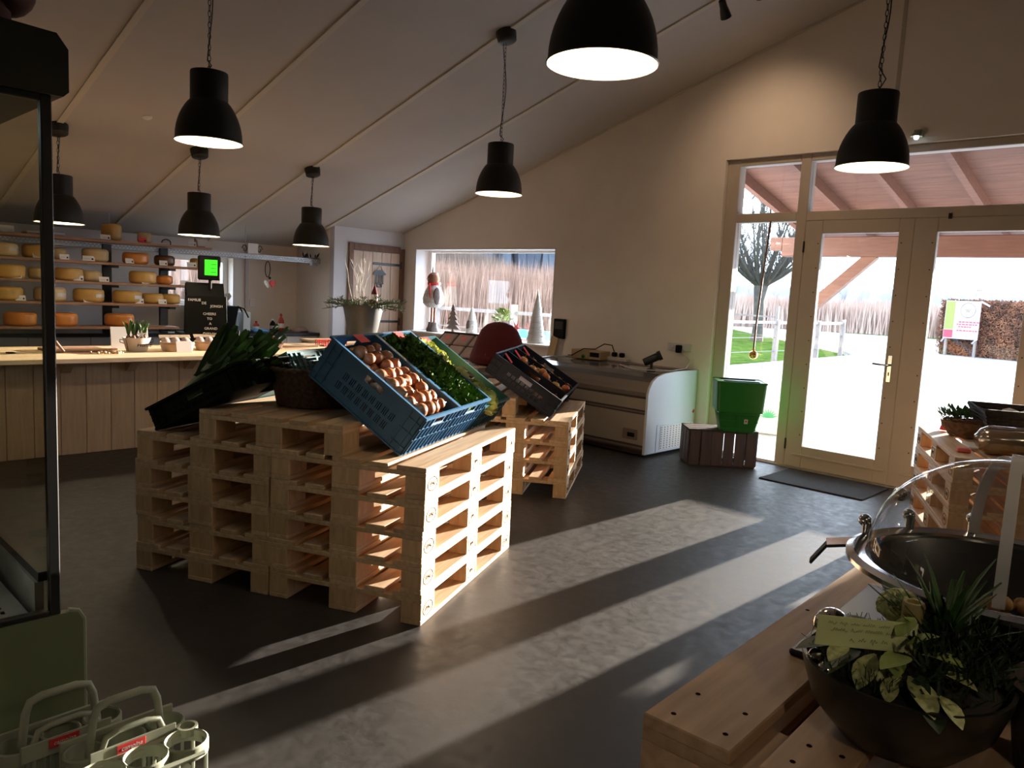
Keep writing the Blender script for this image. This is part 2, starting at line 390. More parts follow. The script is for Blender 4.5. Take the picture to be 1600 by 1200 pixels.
def gable():
    b = B(); D0, D1 = GY, 7.25
    cols = [(-10.2, -8.69, [(0, None)]), (-8.69, -6.07, [(0, .87), (2.045, None)]), (-6.07, -3.94, [(0, None)]), (-3.94, -.40, [(2.885, None)]), (-.40, RIDGE, [(0, None)]), (RIDGE, XR, [(0, None)])]
    top = lambda x: CZ(x)+.02 if x <= RIDGE else zr-.3*(x-RIDGE)+.02
    for x0, x1, iv in cols:
        for a, c in iv:
            b.prism([(x0, a), (x1, a), (x1, c if c else top(x1)), (x0, c if c else top(x0))], D0, D1, 'y')
    return b
struct('wall_gable', gable(), 'plaster')
# back wall in the YZ plane with its window hole
hb = [(4.0-YN, 1.13, 4.84-YN, 1.76)]
b = B(); b.T = TR(-9.9, YN, 0) @ Matrix.Rotation(R(90), 4, 'Z'); b.wall(7.25-YN, CZ(-9.9)+.02, .3, hb)
struct('wall_back', b, 'plaster')
struct('wall_closet_front', B().box(-9.06, 5.79, 0, -8.96, GY, CZ(-8.96)), 'plaster_white')
struct('wall_closet_side', B().prism([(-9.9, 0), (-9.06, 0), (-9.06, CZ(-9.06)), (-9.9, CZ(-9.9))], 5.79, 5.89, 'y'), 'plaster')
struct('wall_near', B().prism([(-10.2, 0), (XR, 0), (XR, zx), (RIDGE, zr), (-10.2, CZ(-10.2))], YN-.2, YN, 'y'), 'rear_wall')
struct('wall_far', B().box(XR, YN, 0, XR+.2, 7.25, zx), 'rear_wall')
struct('trim_9', B().box(-2.43, GY-.006, 2.9, -2.40, GY, CZ(-2.42)), 'frame_paint')

# ---- entrance: frame, sidelights, transom lights and two glazed leaves
fy0, fy1 = 7.0, 7.12
fr = struct('window_1')
for n, x0, x1, z0, z1 in (('post', -3.94, -3.81, 0, 2.885), ('post', -3.205, -3.11, 0, 2.885), ('post', -1.18, -1.09, 0, 2.885), ('post', -.50, -.40, 0, 2.885)):
    part(n, B().bbox(x0, fy0, z0, x1, fy1, z1, .006), 'frame_paint', fr)
for x0, x1 in ((-3.81, -3.205), (-3.11, -1.18), (-1.09, -.50)):
    part('head', B().bbox(x0, fy0, 2.82, x1, fy1, 2.885, .006), 'frame_paint', fr)
    part('transom', B().bbox(x0, fy0, 2.285, x1, fy1, 2.37, .006), 'frame_paint', fr)
    part('transom_pane', B().box(x0, 7.055, 2.37, x1, 7.063, 2.82), 'pane', fr)
    if x1-x0 < 1:
        part('side_pane', B().box(x0, 7.055, .03, x1, 7.063, 2.285), 'pane', fr)
        part('sill_bar', B().box(x0, fy0, 0, x1, fy1, .03), 'white_paint', fr)
part('bracket', B().box(-1.93, fy0-.012, 2.27, -1.905, fy0, 2.315), 'dark_metal', fr)
def leaf(n, x0, x1, g0, g1, handle):
    d = struct('door_%d' % n)
    y0, y1 = 7.0, 7.055
    part('stile', B().bbox(x0, y0, .012, g0, y1, 2.284, .005), 'frame_paint', d)
    part('stile', B().bbox(g1, y0, .012, x1, y1, 2.284, .005), 'frame_paint', d)
    part('top_rail', B().bbox(g0, y0, 2.168, g1, y1, 2.284, .005), 'frame_paint', d)
    part('bottom_rail', B().bbox(g0, y0, .012, g1, y1, .215, .005), 'frame_paint', d)
    part('drip_moulding', B().bbox(g0-.09, y0-.012, .12, g1+.09, y0, .14, .004), 'frame_paint', d)
    part('pane', B().box(g0, 7.03, .215, g1, 7.038, 2.168), 'pane', d)
    b = B()
    for k in range(9):
        for x in (g0-.03, g1+.03): b.lathe([(0, 0), (.006, 0)], 8); b.v[-16:] = [(x+v[0], y0-.001, .32+k*.22+v[1]) for v in b.v[-16:]]
    stuff(part('screw_heads', b, 'dark_metal', d))
    if handle:
        hp = part('handle_plate', B().bbox(x1-.095, y0-.006, .90, x1-.06, y0, 1.13, .002), 'chrome', d)
        part('lever', B().tube([(x1-.078, y0-.006, 1.045), (x1-.078, y0-.05, 1.045), (x1-.10, y0-.055, 1.045), (x1-.20, y0-.055, 1.05)], .009, 8), 'chrome', hp, 40)
        part('key_cylinder', B().box(x1-.082, y0-.009, .955, x1-.073, y0-.006, .985), 'black_metal', hp)
        for z in (2.05, .22): part('hinge', B().tube([(x0+.0, y0-.006, z-.05), (x0+.0, y0-.006, z+.05)], .008, 8), 'black_metal', d)
leaf(1, -3.109, -2.18, -2.95, -2.30, True)
leaf(2, -2.1795, -1.181, -2.0, -1.335, False)
struct('floor_threshold', B().box(-3.94, 6.97, -.05, -.4, 7.3, .011), 'kerb')
single('door_mat', B().bbox(-3.0, 6.28, .0005, -2.12, 6.90, .012, .004), 'mat_rubber', 'thin dark entrance mat lying inside the glazed door', 'mat')
# wall lamp above the entrance
t = thing('wall_lamp', 'small bright wall lamp over the right end of the entrance frame', 'lamp', (-2.2, GY, 2.95))
part('bracket', B().box(-.03, -.06, -.02, .03, 0, .03), 'grey_plastic', t)
part('reflector', B().lathe([(.0, .03), (.03, .028), (.045, 0)], 16, (0, -.085, -.03)), 'grey_plastic', t, 40)
part('light_bulb', B().sphere((0, -.085, -.035), .022, 10, 6), 'led_strip', t, 60)

# ---- gable window
wd = struct('window_2')
for n, a in (('frame_bar', (-8.69, 7.17, .87, -8.60, 7.24, 2.045)), ('frame_bar', (-6.16, 7.17, .87, -6.07, 7.24, 2.045)), ('frame_bar', (-8.60, 7.17, 2.00, -6.16, 7.24, 2.045)), ('frame_bar', (-8.60, 7.17, .87, -6.16, 7.24, .925))):
    part(n, B().bbox(*a, .005), 'white_paint', wd)
part('pane', B().box(-8.6, 7.20, .925, -6.16, 7.207, 2.0), 'pane', wd)
part('reveal_board', B().box(-8.688, GY-.003, .90, -8.675, 7.17, 2.03), 'white_paint', wd)
part('reveal_board', B().box(-6.085, GY-.003, .90, -6.072, 7.17, 2.03), 'white_paint', wd)
part('reveal_board', B().box(-8.675, GY-.003, 2.03, -6.085, 7.17, 2.043), 'white_paint', wd)
part('window_sill', B().bbox(-8.78, 6.86, .868, -6.05, 7.17, .896, .005), 'white_paint', wd)
# ---- small back window
wd = struct('window_3')
for a in ((-10.12, 4.0, 1.13, -10.04, 4.06, 1.76), (-10.12, 4.77, 1.13, -10.04, 4.84, 1.76), (-10.12, 4.06, 1.70, -10.04, 4.77, 1.76), (-10.12, 4.06, 1.13, -10.04, 4.77, 1.19)):
    part('frame_bar', B().bbox(*a, .005), 'white_paint', wd)
part('pane', B().box(-10.08, 4.06, 1.19, -10.074, 4.77, 1.70), 'pane', wd)
part('casing', B().box(-9.9, 4.84, 1.10, -9.885, 4.96, 1.80), 'white_paint', wd)
part('casing', B().box(-9.9, 3.92, 1.76, -9.885, 4.84, 1.80), 'white_paint', wd)

# ---- plank door in the closet wall
d = struct('door_3')
X = -8.96
for a in ((X, 6.01, 0, X+.03, 6.08, 2.06), (X, 6.87, 0, X+.03, 6.95, 2.03)): part('jamb', B().bbox(*a, .004), 'brown_frame', d)
part('head_jamb', B().bbox(X, 6.08, 1.965, X+.03, 6.87, 2.055, .004), 'brown_frame', d)
for k in range(5):
    part('door_plank', B().bbox(X, 6.085+k*.157, .01, X+.018, 6.085+k*.157+.153, 1.96, .004), 'door_plank', d)
for z in (1.80, 1.0, .30):
    h = part('strap_hinge', B().bbox(X+.018, 6.40, z-.016, X+.026, 6.87, z+.016, .003), 'black_metal', d)
    part('hinge_knuckle', B().tube([(X+.03, 6.885, z-.05), (X+.03, 6.885, z+.05)], .012, 8), 'black_metal', h)
part('door_latch', B().box(X+.018, 6.10, 1.02, X+.04, 6.20, 1.05), 'black_metal', d)
t = thing('hanging_sign', 'small black metal lantern silhouette hung on the plank door', 'decoration', (X+.03, 6.51, 1.58))
b = B(); b.prism([(-.115, .08), (-.09, .10), (-.05, .135), (.05, .135), (.09, .10), (.115, .08), (.09, .065), (-.09, .065)], .0, .008, 'x'); part('roof', b, 'black_metal', t)
b = B()
for y in (-.06, -.02, .02, .06): b.box(0, y-.006, -.05, .008, y+.006, .066)
b.box(0, -.07, -.06, .008, .07, -.045); b.box(0, -.045, -.10, .008, -.03, -.06); b.box(0, .03, -.10, .008, .045, -.06); b.box(0, -.045, -.105, .008, .045, -.095); part('cage', b, 'black_metal', t)
part('hook', B().tube([(.004, -.05, .135), (.004, 0, .20), (.004, .05, .135)], .003, 5), 'black_metal', t)

# ================================================================= PALLETS
PB = [(0, .145), (.2275-.05+.01, .2875-.0), (.3275, .4725), (.5125, .6125), (.655, .80)]     # deck board spans across the width
PB[1] = (.1875, .2875)
LANES = [(0, .10), (.3275, .4725), (.70, .80)]; ROWS = [(0, .145), (.5275, .6725), (1.055, 1.2)]
PM = {}
def pm(key, dims, m):
    k = (key, dims, m)
    if k not in PM: PM[k] = B().bbox(0, 0, 0, *dims, .0025).mesh(key, m)
    return PM[k]
MARK = {}
def mark_mesh(txt):
    if txt not in MARK:
        me = text_mesh(txt, .034 if len(txt) < 4 else .026, 'ink', .0004, name='stamp'); MARK[txt] = me
        b = B(); n = 24
        if txt != 'IPPC': b.tube([(.05*math.cos(2*math.pi*k/n), .031*math.sin(2*math.pi*k/n), 0) for k in range(n)], .0016, 4, closed=True)
        else: b.tube([(-.045, -.028, 0), (.045, -.028, 0), (.045, .028, 0), (-.045, .028, 0)], .0014, 4, closed=True)
        MARK[txt+'_ring'] = b.mesh('stamp_ring', 'ink')
    return MARK[txt], MARK[txt+'_ring']
def pallet(M, label, group, marks=None, skip_deck=(), jit=0, wm='pallet_wood', bm='block_wood'):
    t = thing('pallet', label, 'pallet', M=M @ TR(random.uniform(-jit, jit), random.uniform(-jit, jit), 0) @ Matrix.Rotation(random.uniform(-jit, jit)*.5, 4, 'Z'), group=group)
    for y0, y1 in LANES: link('bottom_board', pm('bottom_board', (1.2, y1-y0, .022), wm), t, (0, y0, 0))
    for x0, x1 in ROWS:
        for y0, y1 in LANES:
            o = link('block', pm('block', (x1-x0, y1-y0, .078), bm), t, (x0, y0, .022))
            if marks and ((marks == 'front' and y0 == 0) or (marks == 'back' and y0 > .6)):
                tx = {0: 'EPAL', .5275: 'IPPC', 1.055: 'EUR'}[x0]; a, r = mark_mesh(tx)
                if marks == 'front': Mx = TR((x1-x0)/2, -.0006, .04) @ Matrix.Rotation(R(90), 4, 'X')
                else: Mx = TR((x1-x0)/2, .1006, .04) @ Matrix.Rotation(R(180), 4, 'Z') @ Matrix.Rotation(R(90), 4, 'X')
                link('stamp', a, o, M=Mx); link('stamp_ring', r, o, M=Mx)
        link('stringer_board', pm('stringer_board', (x1-x0, .8, .022), wm), t, (x0, 0, .1))
    for i, (y0, y1) in enumerate(PB):
        link('deck_board', pm('deck_board', (1.2, y1-y0, .022), wm), t, (0, y0, .122))
    return t
def base(N, ya, z=0, s=0, l=0):
    d1 = Vector((math.sin(ya), math.cos(ya), 0)); d2 = Vector((-math.cos(ya), math.sin(ya), 0))
    p = Vector((N[0], N[1], z))+d1*s+d2*l
    return frame(p, d1, d2, (0, 0, 1))
ORD = ['bottom', 'second', 'third', 'fourth', 'fifth', 'sixth']
N1, YA1 = (-2.542, 2.131), R(-25.09)
for k in range(5):
    pallet(base(N1, YA1, .144*k), '%s pallet from the floor in the sunlit right column under the onion crate' % ORD[k], 'pallets of the large vegetable stand', 'front', jit=.005)
    pallet(base(N1, YA1, .144*k, 0, .803), '%s pallet from the floor in the shaded left column under the leeks' % ORD[k], 'pallets of the large vegetable stand', jit=.005)
pallet(base(N1, YA1, .72, 0, .415), 'top pallet in the middle of the vegetable stand under the wicker basket', 'pallets of the large vegetable stand')
N2, YA2 = (-3.567, 4.341), R(-33.24)
for k in range(4):
    pallet(base(N2, YA2, .144*k), '%s pallet from the floor in the small stack before the freezer' % ORD[k], 'pallets of the small stack', 'front', jit=.008)
pallet(base(N2, YA2, .576, 0, .41), 'raised pallet propping up the dark crates on the small stack', 'pallets of the small stack')
N3, YA3 = (-.416, 5.09), R(-25.1)
for k in range(5):
    pallet(base(N3, YA3, .144*k), '%s pallet from the floor in the stack beside the glass doors' % ORD[k], 'pallets beside the glass doors', 'back', jit=.006)
N4 = (.18, 1.01); YA4 = R(-2.5)
for k in range(6):
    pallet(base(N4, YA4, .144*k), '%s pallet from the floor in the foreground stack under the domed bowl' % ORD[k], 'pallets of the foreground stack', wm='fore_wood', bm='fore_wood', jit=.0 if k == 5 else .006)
NAIL = B().lathe([(0, .0006), (.004, .0006), (.0045, 0)], 8).mesh('nail', 'ink')
TOPP = [o for o in C.objects if o.get('label', '').startswith('sixth pallet from the floor in the foreground')][0]
for o in [o for o in TOPP.children if o.name.startswith('deck_board')]:
    w_ = o.data.vertices[0].co; wy = max(v.co.y for v in o.data.vertices)
    for x in (.035, .11, .60, 1.09, 1.16):
        for y in (.03, wy-.03): link('nail', NAIL, o, (x+random.uniform(-.01, .01), y+random.uniform(-.008, .008), .022))
# ================================================================= CRATES
CR = {}
def crate_meshes(L, W, H, m):
    key = (L, W, H, m)
    if key in CR: return CR[key]
    t = .006; r = .016
    def side(S, hh, slots, handle):
        holes = []
        if handle: holes.append((S/2-.055, hh-.062, S/2+.055, hh-.030))
        if slots:
            n = max(3, int((S-.20)/.045)); z0 = hh*.20; 
            rows = [(z0, z0+hh*.17), (z0+hh*.24, z0+hh*.41)]
            for i in range(n):
                x = S/2+(i-(n-1)/2)*.042
                for q, (a, c) in enumerate(rows):
                    for j in range(3):
                        xx = x+(j-1)*.0105+(.012 if q else 0); holes.append((round(xx-.0022, 5), round(a, 5), round(xx+.0022, 5), round(c, 5)))
        b = B().wall(S, hh, t, holes)
        # ribs on the outside (y<0)
        for x in (.03, .075, S-.075, S-.03): b.box(x-.0025, -.007, .008, x+.0025, 0, hh-.01)
        for z in (hh*.18, hh*.5, hh*.78):
            b.box(.004, -.006, z-.0025, .085, 0, z+.0025); b.box(S-.085, -.006, z-.0025, S-.004, 0, z+.0025)
        b.box(.0, -.007, .002, S, 0, .010)
        return b
    def end(S, hh):
        b = B().wall(S, hh, t, [(S/2-.05, hh-.062, S/2+.05, hh-.030)])
        for i in range(9): x = .02+(S-.04)*i/8; b.box(x-.0025, -.008, .004, x+.0025, 0, hh-.066 if abs(x-S/2) < .06 else hh-.012)
        for z in (.012, hh*.42, hh*.70): b.box(.002, -.006, z-.003, S-.002, 0, z+.003)
        return b
    hh = H
    rim = B()
    for a in ((-.010, -.010, H-.012, L+.010, .004, H), (-.010, W-.004, H-.012, L+.010, W+.010, H), (-.010, .004, H-.012, .004, W-.004, H), (L-.004, .004, H-.012, L+.010, W-.004, H)): rim.box(*a)
    res = dict(base=B().box(.004, .004, 0, L-.004, W-.004, .006).mesh('crate_floor', m), long=side(L, hh, True, True).mesh('long_side', m), short=end(W, hh).mesh('end_wall', m), rim=rim.mesh('rim', m))
    CR[key] = res; return res
def crate(M, L, W, H, m, label, cat='crate', group=None, name='produce_crate'):
    r = crate_meshes(L, W, H, m); t = thing(name, label, cat, M=M, group=group)
    link('crate_floor', r['base'], t)
    link('long_side', r['long'], t); link('long_side', r['long'], t, M=TR(L, W, 0) @ Matrix.Rotation(math.pi, 4, 'Z'))
    link('end_wall', r['short'], t, M=TR(0, W, 0) @ Matrix.Rotation(-math.pi/2, 4, 'Z')); link('end_wall', r['short'], t, M=TR(L, 0, 0) @ Matrix.Rotation(math.pi/2, 4, 'Z'))
    link('rim', r['rim'], t)
    return t
def tilt_frame(N, ya, s, l, z, t, W, mirror=False):
    d1 = Vector((math.sin(ya), math.cos(ya), 0)); d2 = Vector((-math.cos(ya), math.sin(ya), 0)); Z = Vector((0, 0, 1))
    p = Vector((N[0], N[1], z))+d1*s+d2*l
    if not mirror:                    # low end right, rises to the left; local y runs from far to near
        x = d2*math.cos(t)+Z*math.sin(t); y = -d1; n = x.cross(y); return frame(p+d1*W, x, y, n)
    x = -d2*math.cos(t)+Z*math.sin(t); y = d1; n = x.cross(y); return frame(p, x, y, n)
CL, CW = .6, .395
T1 = R(34)
K1 = tilt_frame(N1, YA1, .150, .205, .722, T1, CW); K2 = tilt_frame(N1, YA1, .563, .205, .722, T1, CW); K3 = tilt_frame(N1, YA1, .976, .205, .722, T1, CW)
crate(K1, CL, CW, .232, 'blue_plastic', 'blue plastic crate full of brown onions tilted on the pallet stand', group='tilted crates on the vegetable stand')
crate(K2, CL, CW, .232, 'blue_plastic', 'blue plastic crate heaped with dark green curly kale', group='tilted crates on the vegetable stand')
crate(K3, CL, CW, .175, 'teal_plastic', 'teal plastic crate holding yellow-green lettuce heads behind the kale', group='tilted crates on the vegetable stand')
# mirrored crates on the left of the middle pallet
T1m = R(27)
KL = [tilt_frame(N1, YA1, s, 1.502, .722, T1m, CW, True) for s in (.03, .44, .85)]
crate(KL[0], CL, CW, .125, 'black_plastic', 'black plastic crate of leeks sloping down at the left of the stand', group='crates sloping left on the stand')
crate(KL[1], CL, CW, .15, 'teal_plastic', 'dark teal crate just behind the leeks, high end up', group='crates sloping left on the stand')
crate(KL[2], CL, CW, .15, 'blue_plastic', 'dark blue crate farthest behind the wicker basket, high end up', group='crates sloping left on the stand')
T2 = R(32)
KD = [tilt_frame(N2, YA2, .12+.405*i, .172, .578, T2, CW) for i in range(3)]
for i, s in enumerate(('near dark navy crate of squash on the small pallet stack', 'middle dark navy crate of mixed apples on the small pallet stack', 'far dark navy crate of red apples next to the freezer')):
    crate(KD[i], CL, CW, .165, 'navy_plastic', s, group='dark crates on the small stack')
# red price cards clipped on the rims
CARD = B().box(-.045, -.0015, -.03, .045, .0015, .03).mesh('price_card', 'red_card')
def price_card(M, label): return tag(link('price_card', CARD, M=M), label, 'price card', 'red price cards on the crates')
for Kx, H, txt in ((K1, .232, 'the onion crate'), (K2, .232, 'the kale crate'), (K3, .175, 'the lettuce crate'), (KL[1], .15, 'the teal crate behind the leeks'), (KL[2], .15, 'the far blue crate behind the basket')):
    price_card(Kx @ TR(CL-.03, CW*.45, H+.004) @ RM(R(90), 0, R(90)), 'red price card clipped on the upper rim of %s' % txt)
for i, nm in enumerate(('squash crate', 'mixed apple crate', 'red apple crate')):
    price_card(KD[i] @ TR(CL-.07, CW*.5, .155) @ RM(R(70), 0, R(90)) @ RM(0, R(90), 0), 'red price strip hanging inside the dark %s' % nm)

# ---- onions
def onion_mesh(k):
    r = random.Random(k); b = B(); n = 9; pr = []
    for i in range(n+1):
        a = math.pi*i/n; rr = math.sin(a)**.9*.036; z = -.033*math.cos(a)
        if i == n-1: rr = .008; z = .035
        if i == n: rr = .003; z = .048
        pr.append((max(rr, .0), z))
    b.lathe(pr, 12, wob=lambda a, z: .03*math.sin(5*a+k)); return b.mesh('onion', 'onion_skin', 60)
ON = [onion_mesh(k) for k in range(4)]
rr = random.Random(3)
for i in range(9):
    for j in range(5):
        top = 4
        for k in range(top):
            if k == 3 and rr.random() < .30: continue
            if k < 2 and i > 0 and 0 < j < 4: continue
            x = .045+i*.0635+(.03 if k % 2 else 0); y = .045+j*.075+(.0 if k % 2 == 0 else .03)
            if x > .565 or y > .355: continue
            s = rr.uniform(.85, 1.12)
            M = K1 @ TR(x+rr.uniform(-.006, .006), y+rr.uniform(-.006, .006), .042+k*.052+rr.uniform(-.003, .005)) @ RM(rr.uniform(-1.3, 1.3), rr.uniform(-1.3, 1.3), rr.uniform(0, 6)) @ Matrix.Scale(s, 4)
            tag(link('onion', ON[rr.randrange(4)], M=M), 'loose brown onion in the tilted blue crate', 'onion', 'brown onions in the blue crate')
# ---- kale: curled leaves nobody could count
def leaf_quad(b, c, d, n, L, W, curl, rnd, seg=3):
    d = d.normalized(); sdv = d.cross(n); sdv = sdv.normalized() if sdv.length > 1e-4 else Vector((1, 0, 0)); n = sdv.cross(d)
    rows = []
    for i in range(seg+1):
        u = i/seg; p = c+d*L*u+n*(curl*L*(u*u)); wv = W*math.sin(math.pi*(.12+.8*u))
        j = [rnd.uniform(-.18, .18)*W for _ in range(3)]
        rows.append([p-sdv*wv+n*j[0], p+n*(j[1]-.15*W), p+sdv*wv+n*j[2]])
    vs = [v for r_ in rows for v in r_]; fs = []
    for i in range(seg):
        for k in range(2): fs.append((i*3+k, i*3+k+1, (i+1)*3+k+1, (i+1)*3+k))
    b.add(vs, fs)
rr = random.Random(11); b = B()
b.box(.01, .012, .008, .59, .383, .185)
for k in range(1500):
    x = rr.uniform(.03, .57); y = rr.uniform(.025, .37); h = .188+.05*math.sin(math.pi*(y-.0)/.395)*math.sin(math.pi*(x*.8+.06)/.6)+rr.uniform(-.01, .012)
    leaf_quad(b, Vector((x, y, h)), Vector((rr.uniform(-1, 1), rr.uniform(-1, 1), rr.uniform(.2, 1.0))), Vector((rr.uniform(-1, 1), rr.uniform(-1, 1), 1)), rr.uniform(.025, .045), rr.uniform(.012, .02), rr.uniform(-.6, .6), rr)
stuff(single('curly_kale', b, 'kale', 'dark green curly kale leaves heaped in the middle blue crate', 'kale', M=K2))
# ---- lettuce
def head_mesh(name, m, seed, n=46, r=.075):
    rr = random.Random(seed); b = B(); b.sphere((0, 0, 0), r*.7, 10, 7)
    for k in range(n):
        a = rr.uniform(0, 6.28); e = rr.uniform(-.2, 1.5); dr = Vector((math.cos(a)*math.cos(e), math.sin(a)*math.cos(e), math.sin(e)))
        leaf_quad(b, dr*r*.55, dr+Vector((0, 0, .3)), dr.cross(Vector((-math.sin(a), math.cos(a), 0))), r*.75, r*.42, .5, rr)
    return b.mesh(name, m, 50)
HM = [head_mesh('lettuce_head', 'lettuce', k, 60, .088) for k in range(2)]
for i, (x, y) in enumerate(((.50, .30), (.40, .30), (.25, .31), (.12, .30), (.06, .28))):
    tag(link('lettuce_head', HM[i % 2], M=K3 @ TR(x, y, .115) @ RM(rr.uniform(-.4, .4), rr.uniform(-.4, .4), rr.uniform(0, 6))), ['pale yellow curly lettuce at the top of the teal crate', 'yellow lettuce second from the top of the teal crate', 'green-yellow lettuce half way down the teal crate', 'green-yellow lettuce near the foot of the teal crate', 'small green lettuce in the bottom corner of the teal crate'][i], 'lettuce', 'lettuces in the teal crate')
# ---- leeks
def leek_mesh(k):
    rr = random.Random(40+k); st = B(); st.tube([(0, 0, 0), (.02, 0, 0), (.25, 0, .0), (.34, 0, .005)], [.013, .016, .017, .02], 9)
    for j in range(10): a = rr.uniform(0, 6.28); st.tube([(0, 0, 0), (-.02, .012*math.cos(a), .012*math.sin(a)), (-.045, .022*math.cos(a+.4), .022*math.sin(a))], [.002, .0015, .0006], 3)
    g = B()
    for j in range(6):
        sgn = -1 if j % 2 else 1; sp = (j-2.5)*.14+rr.uniform(-.05, .05); L = rr.uniform(.22, .36); n = 5; vs = []
        for i in range(n+1):
            u = i/n; wd = .042*(1-.30*u)*(1 if u < .95 else .8); x = .24+L*u*math.cos(sp); z = math.sin(sp)*L*u+.03*u*u*sgn
            y = (j-3)*.006+rr.uniform(-.004, .004)
            vs += [(x-.3*wd*math.sin(sp), y-.006, z-wd*.5), (x, y+.008, z), (x, y-.006, z+wd*.5+.004)]
        fs = []
        for i in range(n):
            for q in range(2): fs.append((i*3+q, i*3+q+1, i*3+q+4, i*3+q+3))
        g.add(vs, fs)
    return st.mesh('leek_stem', 'leek_white', 60), g.mesh('leek_leaves', 'leek_green', 60)
LK = [leek_mesh(k) for k in range(3)]
rr = random.Random(5)
for k in range(18):
    row = min(1, k//7); j = k % 7 if k < 14 else (k-14)*1.6+.5
    M = KL[0] @ TR((.10 if row else .05)+rr.uniform(-.03, .03), .05+j*.05+rr.uniform(-.008, .008), .045+row*.045+rr.uniform(0, .012)) @ RM(rr.uniform(0, 6.28), R(-4-8*row)+rr.uniform(-.10, .05), rr.uniform(-.10, .10))
    t = thing('leek', 'long green leek lying in the sloping black crate', 'leek', M=M, group='leeks in the black crate')
    a, g = LK[k % 3]; link('leek_stem', a, t); link('leek_leaves', g, t)
# ---- squash and apples in the dark crates
def ball(name, m, r, sq=.85):
    b = B(); n = 9; pr = []
    for i in range(n+1):
        a = math.pi*i/n; q = 1-.18*(abs(math.cos(a))**6); pr.append((r*math.sin(a), -r*sq*math.cos(a)*q))
    b.lathe(pr, 14, wob=(lambda a, z: .04*math.cos(8*a)) if name == 'squash' else None); return b.mesh(name, m, 60)
SQ = ball('squash', 'pumpkin', .05, .8); AP = [ball('apple', 'apple', .036, .9)]
STEM = B().tube([(0, 0, 0), (.004, 0, .012), (.012, 0, .02)], [.004, .003, .003], 5).mesh('stem', 'bulb_brown')
def fruit(K, me, name, m_lab, cat, grp, pts, st):
    rr = random.Random(len(pts))
    for x, y, z in pts:
        o = tag(link(name, me, M=K @ TR(x, y, z) @ RM(rr.uniform(-.6, .6), rr.uniform(-.6, .6), rr.uniform(0, 6))), m_lab, cat, grp)
        link('stem', STEM, o, (0, 0, st))
fruit(KD[0], SQ, 'squash', 'orange squash at the low end of the near dark crate', 'squash', 'squashes in the near dark crate', [(.07, .13, .085), (.075, .27, .085), (.175, .20, .085), (.18, .31, .085)], .032)
single('cardboard_insert', B().bbox(.24, .03, .008, .57, .365, .075, .004), 'tray_paper', 'pinkish cardboard tray lying in the near dark crate', 'tray', M=KD[0])
pts = [(.05+i*.078+(.03 if j % 2 else 0), .06+j*.09, .085+(.05 if (i+j) % 3 == 0 else 0)) for i in range(6) for j in range(4)]
fruit(KD[1], AP[0], 'apple', 'ripe apple lying in the middle dark crate', 'apple', 'apples in the middle dark crate', pts, .026)
fruit(KD[2], AP[0], 'apple', 'red-yellow apple in the far dark crate by the freezer', 'apple', 'apples in the far dark crate', [(.06+i*.095+(.03 if j % 2 else 0), .07+j*.12, .09) for i in range(6) for j in range(3)], .026)
# ---- wicker basket on the middle pallet
d1 = Vector((math.sin(YA1), math.cos(YA1), 0)); d2 = Vector((-math.cos(YA1), math.sin(YA1), 0))
bp = Vector((*N1, .866))+d1*.46+d2*.86
t = thing('wicker_basket', 'round dark wicker basket on the middle pallet behind the onions', 'basket', bp)
wob = lambda a, z: .018*math.sin(24*a+round(z/.02)*math.pi)
b = B(); b.lathe([(.0, .004), (.195, .004)]+[(.20+.035*min(1, i/9), .008+i*.02) for i in range(10)]+[(.222, .19), (.185, .03), (0, .03)], 48, wob=wob); part('woven_wall', b, 'wicker', t, 30)
b = B()
for q in range(3): b.tube([((.233+.004*math.sin(10*a+q*2.1))*math.cos(a), (.233+.004*math.sin(10*a+q*2.1))*math.sin(a), .192+.006*math.cos(10*a+q*2.1)) for a in [2*math.pi*k/72 for k in range(72)]], .009, 6, closed=True)
part('braided_rim', b, 'wicker', t, 60)
for sx in (0, math.pi):
    part('handle_loop', B().tube([(.225*math.cos(sx+a*.22), .225*math.sin(sx+a*.22), .19+.035*(1-a*a)) for a in (-1, -.6, -.2, .2, .6, 1)], .007, 6), 'wicker', t, 60)
rr = random.Random(8); BT = ball('beet', 'bulb_brown', .05, .9)
for k in range(7):
    a = k*.95; r_ = .11 if k else 0; tag(link('beet', BT, M=TR(bp.x+r_*math.cos(a), bp.y+r_*math.sin(a), bp.z+.085) @ RM(rr.uniform(-1, 1), rr.uniform(-1, 1), 0)), 'brown root vegetable inside the round wicker basket', 'root vegetable', 'roots in the wicker basket')

# ================================================================= PENDANT LAMPS
def lamp_meshes():
    out = B(); inn = B()
    prof = [(.104, .40), (.106, .392), (.106, .235), (.110, .232)]
    prof += [(.110+.078*math.sin(R(90)*i/8)**1.15, .232-.215*(i/8)**1.35) for i in range(1, 9)]+[(.190, .008), (.194, .004), (.192, 0)]
    out.lathe([(0, .404), (.09, .404)]+prof, 40)
    inn.lathe([(.190, .0)]+[(.107+.078*math.sin(R(90)*i/8)**1.15, .230-.215*(i/8)**1.35) for i in range(8, 0, -1)]+[(.102, .23), (.102, .36), (0, .36)], 40)
    bulb = B().sphere((0, 0, .13), .048, 14, 9); soc = B().lathe([(.0, .36), (.024, .36), (.024, .19), (.0, .185)], 14)
    return out.mesh('shade', 'dark_metal', 40), inn.mesh('inner_reflector', 'shade_inner', 40), bulb.mesh('light_bulb', 'bulb', 60), soc.mesh('bulb_socket', 'black_metal', 40)
LM = lamp_meshes()
